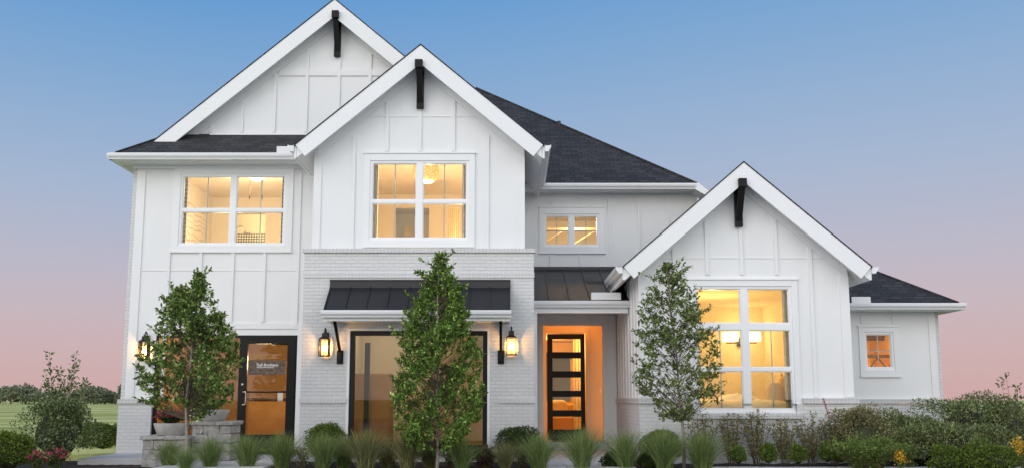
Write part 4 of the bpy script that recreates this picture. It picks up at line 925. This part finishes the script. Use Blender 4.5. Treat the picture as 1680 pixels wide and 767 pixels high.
def unit(v): v = np.asarray(v, float); return v / (np.linalg.norm(v) + 1e-9)
def tree(px, prof, py_base, Y, label, m, n_cl, leaf, lean=0., rt=.03, spikes=(), name='street_tree', group='young trees in front of the house', gap=.35, seed=1, nl=(12, 20), wid=.26, up=.0, bare=None, cut=None, sprigs=22):
    """prof: list of (py, half width px) from bottom to top of the crown; leafy twigs fill the crown, each fed by a limb"""
    rr = np.random.default_rng(seed)
    X0, _ = at(px, 700, Y); base = np.array([X0, Y, .03]); sc_m = Y * .9906 / FPX
    zz = np.array([at(px, p[0], Y)[1] for p in prof]); ww = np.array([p[1] * sc_m for p in prof])
    T = thing(name, label, 'tree', (X0, Y, .0), group); top = zz[-1]; bot = zz[0]
    axis = lambda z: base + np.array([lean * max(0, z - bot) / (top - bot) + .018 * math.sin(z * 4), .018 * math.cos(z * 3), z - .03])
    b = MB(); lb_ = MB(); hs = np.linspace(0.0, top * .97, 14); b.tube([axis(h) if h > 0 else base - np.array([0, 0, .1]) for h in hs], [max(.004, rt * (1 - .9 * h / top)) for h in hs], 9)
    # lobes make the outline uneven and leave gaps
    ks = rr.normal(size=(5, 3)) * 5.5; ph = rr.uniform(0, 6.28, 5)
    C = []
    wmax = ww.max()
    while len(C) < n_cl:
        z = rr.uniform(bot, top); r = float(np.interp(z, zz, ww))
        if rr.random() > r / wmax + .12: continue
        az = rr.uniform(0, 6.283); q = rr.uniform(0, 1) ** .42
        d = np.array([math.cos(az), math.sin(az) * .92, 0]); p = axis(z) + d * r * q * (.9 + .2 * rr.random())
        if np.sum(np.sin(ks @ p + ph)) < -gap * 3 + (q > .8) * gap: continue
        if bare and p[1] < Y + .05 and abs(p[0] - axis(z)[0]) < .07 and z < at(px, bare, Y)[1]: continue
        if cut and p[0] < X0 - .04 and z < at(px, cut, Y)[1]: continue
        C.append((p, d, z, r * q))
    for (z, az, r) in spikes:
        for k in range(9):
            f = .35 + .65 * k / 8; d = np.array([math.cos(az), math.sin(az), 0]); C.append((axis(z - .18 + .18 * f) + d * r * f + rr.normal(size=3) * .02, d, z, r * f))
    P = []; D = []
    for c_i, (p, d, z, rq) in enumerate(C):
        if c_i % 4 == 0 or c_i >= n_cl:
            z0 = max(bot + .04, z - rq * rr.uniform(.5, 1.0) - .08); s0 = axis(z0); pts = []
            for t in np.linspace(0, 1, 5): pts.append(s0 + (p - s0) * t + d * rq * (t ** .85 - t) * .7 + rr.normal(size=3) * .008 * (0 < t < 1))
            lb_.tube(pts, [max(.002, rt * .2 * (1 - .8 * t)) for t in np.linspace(0, 1, 5)], 5, False)
        tl = rr.uniform(.10, .22); dv = unit(d * rr.uniform(.2, 1.0) + rr.normal(size=3) * .45 + np.array([0, 0, rr.uniform(.0, .8) + up]))
        s0 = p - dv * tl * .5; lb_.tube([s0, s0 + dv * tl], [.002, .001], 3, False)
        n = int(rr.integers(*nl))
        for k in range(n):
            f2 = (k + rr.random()) / n; P.append(s0 + dv * tl * f2 + rr.normal(size=3) * .006)
            D.append(unit(dv * .6 + rr.normal(size=3) * .62 + np.array([0, 0, -.05])))
    for k in range(sprigs):                                   # long young shoots that break the outline
        z = bot + (top - bot) * rr.uniform(.12, .97); az = rr.choice([0, math.pi]) + rr.normal() * .7; r = float(np.interp(z, zz, ww))
        d = np.array([math.cos(az), math.sin(az) * .9, 0]); s0 = axis(z) + d * r * .72; dv = unit(d * rr.uniform(.3, 1.0) + np.array([0, 0, rr.uniform(.4, 1.1)]) + rr.normal(size=3) * .15); tl = rr.uniform(.18, .36)
        lb_.tube([axis(z - .1), s0, s0 + dv * tl * .5, s0 + dv * tl], [.004, .003, .002, .001], 4, False)
        for q in range(int(tl / .011)):
            P.append(s0 + dv * tl * rr.random() + rr.normal(size=3) * .006); D.append(unit(dv * .7 + rr.normal(size=3) * .55))
    b.build('trunk', M['bark'], T, True); lb_.build('limbs', M['twig'], T, True)
    o0 = np.array(ORG[T.name]); L = rr.uniform(.65, 1.25, len(P)) * leaf
    leaves_mesh('crown', np.array(P) - o0, D, L, wid, m, T)
    return T
px_m = lambda n, Y=15.5: n * Y / FPX
tree(306, [(692, 20), (672, 46), (650, 70), (620, 79), (590, 76), (562, 70), (535, 60), (512, 48), (490, 32), (468, 20), (449, 6)], 775, 15.5, 'leafy green young tree at left, its trunk before the flower bowls', M['leafA'], 800, .072, seed=3, gap=.0, cut=662,
     spikes=[(at(250, 488, 15.5)[1], math.pi, px_m(50)), (at(250, 510, 15.5)[1], math.pi * .97, px_m(52)), (at(360, 518, 15.5)[1], .1, px_m(54)), (at(230, 655, 15.5)[1], math.pi, px_m(80)), (at(380, 590, 15.5)[1], .2, px_m(78)), (at(228, 588, 15.5)[1], math.pi * 1.03, px_m(80)), (at(232, 562, 15.5)[1], math.pi * .98, px_m(74)), (at(240, 612, 15.5)[1], math.pi * 1.06, px_m(76))])
tree(717, [(738, 40), (718, 62), (690, 71), (640, 72), (600, 68), (560, 60), (525, 52), (495, 44), (470, 33), (447, 15), (419, 4)], 775, 15.2, 'dense bushy young tree in the middle, before the awning and shop window', M['leafB'], 1250, .062, seed=5, gap=-.02, nl=(14, 24), up=.55, bare=700, sprigs=34,
     spikes=[(at(650, 545, 15.2)[1], math.pi, px_m(74)), (at(716, 424, 15.2)[1], 1.0, px_m(6)), (at(685, 445, 15.2)[1], math.pi, px_m(32)), (at(750, 470, 15.2)[1], 0, px_m(40))])
tree(1120, [(694, 16), (668, 50), (640, 68), (600, 71), (560, 67), (520, 58), (490, 44), (465, 30), (445, 18), (435, 6)], 775, 15.5, 'airy olive-green young tree at right, before the tall bedroom window', M['leafC'], 640, .058, lean=-.2, seed=8, gap=-.02,
     spikes=[(at(1170, 540, 15.5)[1], .0, px_m(68)), (at(1050, 490, 15.5)[1], math.pi, px_m(40)), (at(1170, 640, 15.5)[1], .1, px_m(72))])
def dome_leaves(rx, ry, rz, n, seed, shell=.55, lump=.1, zc=None):
    rr = np.random.default_rng(seed); d = rr.normal(size=(n, 3)); d /= np.linalg.norm(d, axis=1)[:, None]
    d[:, 2] = np.where(d[:, 2] < -.55, -d[:, 2], d[:, 2])
    ks = rr.normal(size=(7, 3)) * 3.2; ph = rr.uniform(0, 6.28, 7)
    f = 1 + lump * np.sum(np.sin(d @ ks.T + ph), axis=1) / 2
    u = shell + (1 - shell) * rr.uniform(0, 1, n) ** .6
    P = d * (u * f)[:, None] * np.array([rx, ry, rz]); P[:, 2] += rz * .85 if zc is None else zc
    P[:, 2] = np.maximum(P[:, 2], .02)
    D = d * .45 + rr.normal(size=(n, 3)) * .7 + np.array([0, 0, .3])
    return P, D
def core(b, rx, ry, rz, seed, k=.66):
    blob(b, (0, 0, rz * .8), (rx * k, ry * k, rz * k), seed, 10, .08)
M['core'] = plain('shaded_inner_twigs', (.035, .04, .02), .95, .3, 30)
def bush(name, label, px, py_base, Y, wpx, hpx, m, n, leaf, group, seed, cat='shrub', lump=.1, wid=.24, flat=.8):
    sc_m = Y / FPX; X, Zb = at(px, py_base, Y); rx = wpx * sc_m / 2; h = hpx * sc_m; rz = h / 1.85
    T = thing(name, label, cat, (X, Y, max(.04, min(Zb, .12))), group); o0 = ORG[T.name]; ORG[T.name] = (0, 0, 0)
    b = MB(); core(b, rx, rx * flat, rz, seed); b.build('branches', M['core'], T, True)
    n = int(n * 1.25); leaf *= 1.3; P, D = dome_leaves(rx * .97, rx * flat, rz * .97, n, seed, .6, lump); L = np.random.default_rng(seed).uniform(.7, 1.3, n) * leaf
    leaves_mesh('foliage', P, D, L, wid, m, T); ORG[T.name] = o0
    return T
def stems(name, label, px, Y, wpx, hpx, m, nst, leaf, group, seed, cat='shrub', lpm=60, wid=.3, spread=1., low=.15, zb=.06, tip=None):
    """loose shrub: stems fanning up from the ground with leaves along them"""
    rr = np.random.default_rng(seed); sc_m = Y / FPX; X = at(px, 720, Y)[0]; w = wpx * sc_m / 2; h = hpx * sc_m
    T = thing(name, label, cat, (X, Y, zb), group); o0 = ORG[T.name]; ORG[T.name] = (0, 0, 0)
    b = MB(); P = []; D = []; TP = []; TD = []
    for i in range(nst):
        az = i * 2.39996; rr_ = w * math.sqrt((i + .5) / nst); hh = h * rr.uniform(.72, 1.0) * (1 - .25 * (rr_ / w) ** 2)
        s0 = np.array([math.cos(az), math.sin(az) * .7, 0]) * rr_ * .25; e0 = np.array([math.cos(az) * rr_, math.sin(az) * rr_ * .7, hh])
        pts = [s0 + (e0 - s0) * np.array([t ** 1.4, t ** 1.4, t]) + rr.normal(size=3) * .012 * (t > 0) for t in np.linspace(0, 1, 6)]
        b.tube(pts, [.006 * (1 - .8 * t) + .001 for t in np.linspace(0, 1, 6)], 4, False)
        for k in range(max(4, int(hh * lpm * 1.9))):
            t = rr.uniform(low, 1); j = min(4, int(t * 5)); f = t * 5 - j; p = pts[j] * (1 - f) + pts[j + 1] * f
            dv = rr.normal(size=3); dv[2] = abs(dv[2]) * .6 + .2; dv = unit(dv); off = rr.uniform(0, .07)
            P.append(p + dv * off); D.append(dv + rr.normal(size=3) * .4)
        if tip:
            for k in range(tip[1]): TP.append(pts[-1] + rr.normal(size=3) * tip[3]); TD.append(rr.normal(size=3) + np.array([0, 0, .5]))
    b.build('branches', M['twig'], T); leaves_mesh('foliage', P, D, rr.uniform(.7, 1.3, len(P)) * leaf * 1.35, wid, m, T)
    if tip: leaves_mesh('flowers', TP, TD, rr.uniform(.8, 1.2, len(TP)) * tip[2], .45, tip[0], T)
    ORG[T.name] = o0
    return T

# clipped boxwoods
bush('boxwood', 'rounded boxwood before the brick left of the shop window', 535, 745, 16.6, 76, 62, M['box'], 5200, .026, 'clipped boxwoods', 31)
bush('boxwood', 'darker boxwood at the brick corner left of the front door', 852, 748, 16.9, 76, 52, M['boxd'], 5200, .026, 'clipped boxwoods', 32, lump=.16)
bush('boxwood', 'square-topped boxwood beside the right tree trunk', 1084, 752, 16.2, 70, 54, M['box'], 5200, .024, 'clipped boxwoods', 33, lump=.06)
bush('boxwood', 'low dark boxwood at the edge of the entry walk', 1006, 772, 15.7, 40, 28, M['boxd'], 1500, .028, 'clipped boxwoods', 34)
bush('boxwood', 'low dark boxwood between two grass tufts left of the right tree', 1062, 772, 15.6, 34, 30, M['boxd'], 1500, .028, 'clipped boxwoods', 35)
for i, (px, py, w, h, m_, lb) in enumerate(((1211, 752, 26, 30, 'lime', 'small upright boxwood nearest the right tree, in the mulch bed'), (1261, 754, 28, 33, 'box', 'small boxwood in the mulch below the left part of the tall window'),
        (1310, 756, 29, 33, 'box', 'small round boxwood in the mulch below the right window edge'), (1357, 748, 27, 36, 'box', 'small boxwood just left of the big rounded shrub'), (1378, 735, 26, 32, 'box', 'small boxwood peeping above the big rounded shrub'))):
    bush('small_boxwood', lb, px, py, 15.75 if i < 3 else 16.0, w, h, M[m_], 1500, .024, 'small boxwoods in the mulch bed', 41 + i, wid=.28)
# loose olive shrubs along the right wall
for i, (px, w, h, lb) in enumerate(((1152, 60, 84, 'reddish loose shrub behind the right tree trunk'), (1200, 50, 92, 'loose olive shrub below the left end of the window sill'), (1240, 54, 96, 'tall loose olive shrub reaching the window sill'),
        (1287, 54, 84, 'loose olive shrub below the middle of the tall window'), (1330, 56, 86, 'loose olive shrub right of the window sill end'), (1368, 50, 86, 'loose olive shrub beside the coral flower stalk'))):
    stems('loose_shrub', lb, px, 16.55, w, h, M['olive'], 15, .032, 'loose olive shrubs along the wall', 51 + i, lpm=62, wid=.3)
bush('loose_shrub', 'dense olive shrub at the right corner of the gable wall', 1412, 752, 16.3, 96, 90, M['olive'], 5200, .034, 'loose olive shrubs along the wall', 58, lump=.28)
yk = thing('flower_stalk', 'thin stalk of coral flowers rising above the olive shrubs', 'flower', (at(1362, 700, 16.3)[0], 16.3, .06)); o0 = ORG[yk.name]; ORG[yk.name] = (0, 0, 0)
MB().tube([(.12, 0, 0), (.05, 0, .5), (0, 0, .8), (-.1, 0, 1.16)], [.006, .005, .004, .002], 5).build('stem', M['twig'], yk)
tt = RNG.uniform(.0, 1, 90); leaves_mesh('flowers', np.c_[-.1 * tt, RNG.normal(size=90) * .006, .82 + .34 * tt], RNG.normal(size=(90, 3)) + np.array([0, 0, .6]), np.full(90, .03), .3, M['redf'], yk); ORG[yk.name] = o0
# big dark shrubs at right
for i, (px, Y, w, h, lb) in enumerate(((1470, 17.2, 104, 78, 'dark grey-green shrub before the right end of the house'), (1530, 17.0, 104, 84, 'dark shrub covering the far right brick corner'), (1592, 17.6, 130, 98, 'tallest dark shrub against the pink sky at right'),
        (1655, 17.2, 120, 88, 'dark shrub at the right edge of the picture'), (1560, 16.2, 90, 62, 'lower dark shrub before the tallest one'), (1630, 16.2, 90, 60, 'lower dark shrub right of the lime sprout'), (1500, 16.2, 80, 56, 'lower dark shrub behind the stone kerb end'))):
    bush('dark_shrub', lb, px, 755 if Y > 17 else 760, Y, w, h, M['dark'], 7000, .038, 'dark shrubs at right', 61 + i, lump=.26, wid=.22)
stems('rounded_shrub', 'big rounded bright green shrub in the right foreground', 1420, 15.0, 140, 60, M['lime'], 90, .032, None, 70, lpm=90, wid=.24, low=.1)
for i, (px, Y, w, h, m_, lb) in enumerate(((1487, 15.3, 34, 46, 'lime', 'upright lime plant right of the big rounded shrub'), (1575, 15.5, 34, 30, 'lime', 'short lime plant before the dark shrubs'), (1606, 15.3, 26, 62, 'lime', 'tall lime sprout before the dark shrubs'), (1662, 15.4, 32, 42, 'lime', 'lime plant near the right picture edge'))):
    stems('lime_plant', lb, px, Y, w, h, M[m_], 16, .032, 'lime plants at right', 81 + i, lpm=70, wid=.22)
for i, (px, w, lb) in enumerate(((1552, 52, 'low green mound right of the kerb end'), (1594, 50, 'low green mound below the lime sprout'), (1640, 60, 'low green mound next to the yellow flowers at right'))):
    bush('low_shrub', lb, px, 785, 14.9, w, 44, M['box'], 2200, .03, 'low mounds at the right front', 91 + i, lump=.2)
stems('flowering_plant', 'yellow flowers at the foot of the big rounded shrub', 1474, 14.7, 14, 32, M['lime'], 6, .03, 'yellow flowers', 101, 'flower', 30, tip=(M['yellow'], 26, .03, .035))
stems('flowering_plant', 'yellow flowers at the right edge of the picture', 1676, 14.8, 22, 52, M['lime'], 9, .03, 'yellow flowers', 102, 'flower', 30, tip=(M['yellow'], 34, .03, .045))
stems('sapling', 'thin leafy sapling rising above the dark shrubs at right', 1668, 16.8, 60, 158, M['dark'], 9, .05, None, 103, 'tree', 11, .26, low=.62)
# left side
stems('sapling', 'slender many-stemmed sapling with sparse leaves left of the house', 97, 17.5, 92, 190, M['greyg'], 16, .062, None, 111, 'tree', 16, .24, low=.5)
bush('grey_shrub', 'wide grey-green shrub at the foot of the left sapling', 95, 755, 17.0, 104, 104, M['greyg'], 6500, .040, None, 112, lump=.25)
bush('round_bush', 'round dark green bush at the left picture edge', 14, 790, 15.4, 84, 62, M['box'], 5200, .034, None, 113, lump=.12)
bush('hedge_bush', 'dark green bush between the left sapling and the stoop', 168, 738, 20.5, 72, 48, M['box'], 5200, .032, None, 114, lump=.18)
stems('flowering_plant', 'pink flowers in front of the grey shrub at left', 92, 15.3, 50, 34, M['boxd'], 16, .035, 'pink flowers', 115, 'flower', 60, tip=(M['pink'], 9, .035, .025))
stems('flowering_plant', 'pink flowers lowest at the left, near the round bush', 62, 15.0, 26, 32, M['boxd'], 9, .035, 'pink flowers', 116, 'flower', 60, tip=(M['pink'], 9, .035, .025))
def bowl_plants(X, Y, Z, w, h, seed, label, tipn):
    T = stems('flowering_plant', label, 840, Y, 2 * w * FPX / Y, h * FPX / Y, M['boxd'], 22, .04, 'pink flowers', seed, 'flower', 120, zb=Z, tip=(M['pink'], tipn, .04, .03)); T.location.x = X
bowl_plants(X1 - .05, PY + .27, Z1 - .04, R1 * .85, .26, 117, 'bright pink flowers growing in the lower stone bowl', 9)
bowl_plants(X2 - .05, PY + .5, Z2 - .04, R2 * .7, .14, 118, 'green plants with few pink blooms in the upper stone bowl', 2)
# cream sedum and purple plants between the grasses
for i, (px, Y, w, h, lb) in enumerate(((497, 15.7, 30, 34, 'creamy flowered sedum left of the rounded boxwood'), (563, 15.7, 34, 46, 'creamy flowered sedum right of the rounded boxwood'), (636, 15.7, 30, 34, 'creamy flowered sedum below the shop window'), (737, 15.75, 26, 32, 'creamy flowered sedum right of the middle tree trunk'), (858, 15.7, 34, 34, 'creamy flowered sedum below the darker boxwood'))):
    stems('sedum', lb, px, Y, w, h, M['greyg'], 16, .024, 'creamy sedums between the grasses', 121 + i, 'flower', 60, tip=(M['cream'], 16, .018, .025))
stems('purple_plant', 'dark purple leafy plant before the right end of the shop window', 795, 15.7, 40, 34, M['purple'], 18, .05, None, 130, 'plant', 60, .42)

# fountain grasses
def grass_mesh(seed, m, h=.76, n=1150, spread=.70):
    rr = np.random.default_rng(seed); seg = 5; V = np.empty((n, seg + 1, 2, 3)); az = rr.uniform(0, 6.283, n); lean = np.abs(rr.normal(0, .5, n)).clip(0, 1.25) * spread; L = h * rr.uniform(.55, 1.08, n)
    r0 = rr.uniform(0, .11, n) ; a0 = rr.uniform(0, 6.283, n); w = rr.uniform(.0022, .0045, n)
    dx, dy = np.cos(az), np.sin(az); sx_, sy_ = -dy, dx; tw = rr.uniform(0, 6.28, n)
    for k in range(seg + 1):
        t = k / seg; out = lean * (.35 * t + .65 * t * t) * L / .72; z = L * (t - .30 * lean / spread * .5 * t * t); ww = w * (1 - t ** 2.2 * .9)
        for s_, sg in ((0, -1), (1, 1)):
            V[:, k, s_, 0] = r0 * np.cos(a0) + dx * out + np.cos(tw) * ww * sg; V[:, k, s_, 1] = r0 * np.sin(a0) + dy * out + np.sin(tw) * ww * sg; V[:, k, s_, 2] = z
    me = bpy.data.meshes.new('blades'); me.vertices.add(n * (seg + 1) * 2); me.vertices.foreach_set('co', V.reshape(-1).astype(np.float32))
    base = np.arange(n)[:, None] * (seg + 1) * 2; q = np.concatenate([np.array([2 * k, 2 * k + 1, 2 * k + 3, 2 * k + 2])[None] for k in range(seg)], 0).reshape(-1); idx = (base + q[None]).reshape(-1)
    me.loops.add(len(idx)); me.loops.foreach_set('vertex_index', idx.astype(np.int32)); nf = n * seg; me.polygons.add(nf); me.polygons.foreach_set('loop_start', (np.arange(nf) * 4).astype(np.int32)); me.polygons.foreach_set('loop_total', np.full(nf, 4, np.int32))
    me.update(calc_edges=True); me.materials.append(m); return me
GM = [grass_mesh(200 + i, M['grass']) for i in range(4)]; GS = [grass_mesh(210 + i, M['straw'], .78) for i in range(2)]
grs = [(278, 15.9, .80, 0, 'thin wispy grass tuft before the lower stone pier'), (345, 15.6, .86, 0, 'blue-green grass tuft right of the left tree trunk'), (405, 15.7, .92, 0, 'blue-green grass tuft before the hinge-side of the office sidelight'), (462, 15.7, .92, 0, 'blue-green grass tuft before the glass office door'),
       (530, 15.35, .92, 0, 'blue-green grass tuft before the rounded boxwood'), (600, 15.35, 1.0, 1, 'straw-tipped grass tuft at the left end of the shop window'), (668, 15.35, .92, 1, 'straw-tipped grass tuft left of the middle tree trunk'), (758, 15.4, .86, 0, 'grass tuft right of the middle tree trunk'),
       (829, 15.45, .66, 1, 'short straw-coloured grass tuft left of the darker boxwood'), (884, 15.35, 1.02, 0, 'tall grass tuft left of the entry walk'), (955, 15.35, 1.05, 0, 'grass tuft standing on the entry walk before the front door'), (1027, 15.4, 1.0, 0, 'grass tuft right of the entry walk'),
       (1090, 15.3, .98, 0, 'grass tuft before the square-topped boxwood'), (1152, 15.2, 1.08, 0, 'biggest grass tuft right of the right tree trunk'), (305, 15.2, .6, 0, 'small grass tuft at the left tree trunk'),
       (565, 15.7, .82, 0, 'grass tuft between the rounded boxwood and the shop window'), (636, 15.75, .85, 1, 'straw-tipped grass tuft set back below the shop window'), (704, 15.8, .7, 1, 'short straw-tipped grass tuft behind the middle tree trunk'), (800, 15.9, .62, 0, 'short grass tuft behind the dark purple plant')]
gp = None
for i, (px, Y, s_, kind, lb) in enumerate(grs):
    X = at(px, 760, Y)[0]
    T = thing('grass_tuft', lb, 'grass tuft', (X, Y, .03 if not (.56 < X < 2.04) else .04), 'fountain grass tufts along the front')
    o = bpy.data.objects.new('blades', (GS if kind else GM)[i % (2 if kind else 4)]); COL.objects.link(o); o.parent = T
    T.scale = (s_ * 1.08, s_ * 1.0, s_ * random.uniform(.82, 1.0)); T.rotation_euler = (0, 0, i * 1.3)
# small low lamp box in the bed
lt = thing('garden_light', 'small grey garden light box in the bed left of the middle trunk', 'garden light', (at(702, 745, 16.2)[0], 16.2, .06))
o0 = ORG[lt.name]; MB().box(o0[0] - .07, o0[0] + .07, 16.15, 16.25, .05, .16).build('housing', M['concrete'], lt, bevel=.01); MB().box(o0[0] - .02, o0[0] + .03, 16.17, 16.23, .1605, .21).build('lamp', M['black'], lt, bevel=.008)

# ------------------------------------------------------------------ far trees across the field
M['far'] = leafy('far_tree_leaf', [(0, (0.171, 0.198, 0.118, 1)), (0.6, (0.255, 0.281, 0.173, 1)), (1, (0.374, 0.38, 0.251, 1))], .8, .25)
for i, (px, D_, h, w, lb) in enumerate(((-8, 260, 5.2, 6, 'far tree at the very left edge of the field'), (18, 255, 6.2, 7, 'tallest far tree at the left across the field'), (42, 262, 5.6, 7, 'far tree second from the left of the sapling'), (64, 258, 4.4, 6, 'far tree just left of the sapling'), (90, 266, 4.4, 6, 'far tree behind the sapling leaves'),
        (138, 250, 4.6, 6, 'far tree just right of the sapling'), (154, 255, 4.9, 5, 'far rounded tree midway between sapling and house'), (173, 262, 3.6, 4, 'lower far tree nearer the house'), (190, 262, 3.4, 4, 'low far tree beside the house corner'), (204, 255, 6.2, 3.5, 'far tree partly hidden by the house corner'))):
    X = at(px, 655, D_)[0]; h *= .8; T = thing('far_tree', lb, 'tree', (X, D_, 0), 'far trees across the field'); ORG[T.name] = (0, 0, 0)
    MB().tube([(0, 0, -.1), (0, 0, h * .6)], [.25, .1], 6).build('trunk', M['twig'], T)
    P, D = dome_leaves(w * .55, w * .5, h * .54, 1500, 300 + i, .35, .3); leaves_mesh('crown', P, D, np.random.default_rng(i).uniform(.4, .9, 1500), .45, M['far'], T)

# ------------------------------------------------------------------ parked car across the road (seen only as a reflection in the shop window)
car = thing('parked_car', 'white parked car mirrored in the shop window left of the middle tree', 'car', (-3.0, -7.0, .012)); ORG[car.name] = (0, 0, 0)
prof = [(-2.3, .35), (-2.32, .75), (-2.2, 1.05), (-2.0, 1.5), (-1.7, 1.66), (.2, 1.66), (.9, 1.2), (2.1, 1.0), (2.3, .7), (2.28, .35)]
MB().prism([(x, -.9, z) for x, z in prof], (0, 1.8, 0)).build('body', M['carwhite'], car, bevel=.06)
b = MB()
for yy in (-.912, .905): b.prism([(-1.9, yy, 1.1), (-1.65, yy, 1.55), (.15, yy, 1.55), (.7, yy, 1.15)], (0, .008, 0))
b.prism([(-2.235, -.75, 1.08), (-2.235, .75, 1.08), (-2.06, .7, 1.48), (-2.06, -.7, 1.48)], (-.02, 0, 0)); b.build('window', M['darkglass'], car)
for yy in (-.905, .805): MB().box(-2.3, -1.95, yy, yy + .1, .8, 1.02).build('tail_light', M['red'], car, bevel=.02)
for xx in (-1.45, 1.45):
    for yy in (-.92, .70):
        w_ = MB().tube([(xx, yy, .34), (xx, yy + .22, .34)], .34, 20).build('wheel', M['rubber'], car); MB().tube([(xx, yy - .01, .34), (xx, yy + .23, .34)], .2, 14).build('rim', M['steel'], w_)
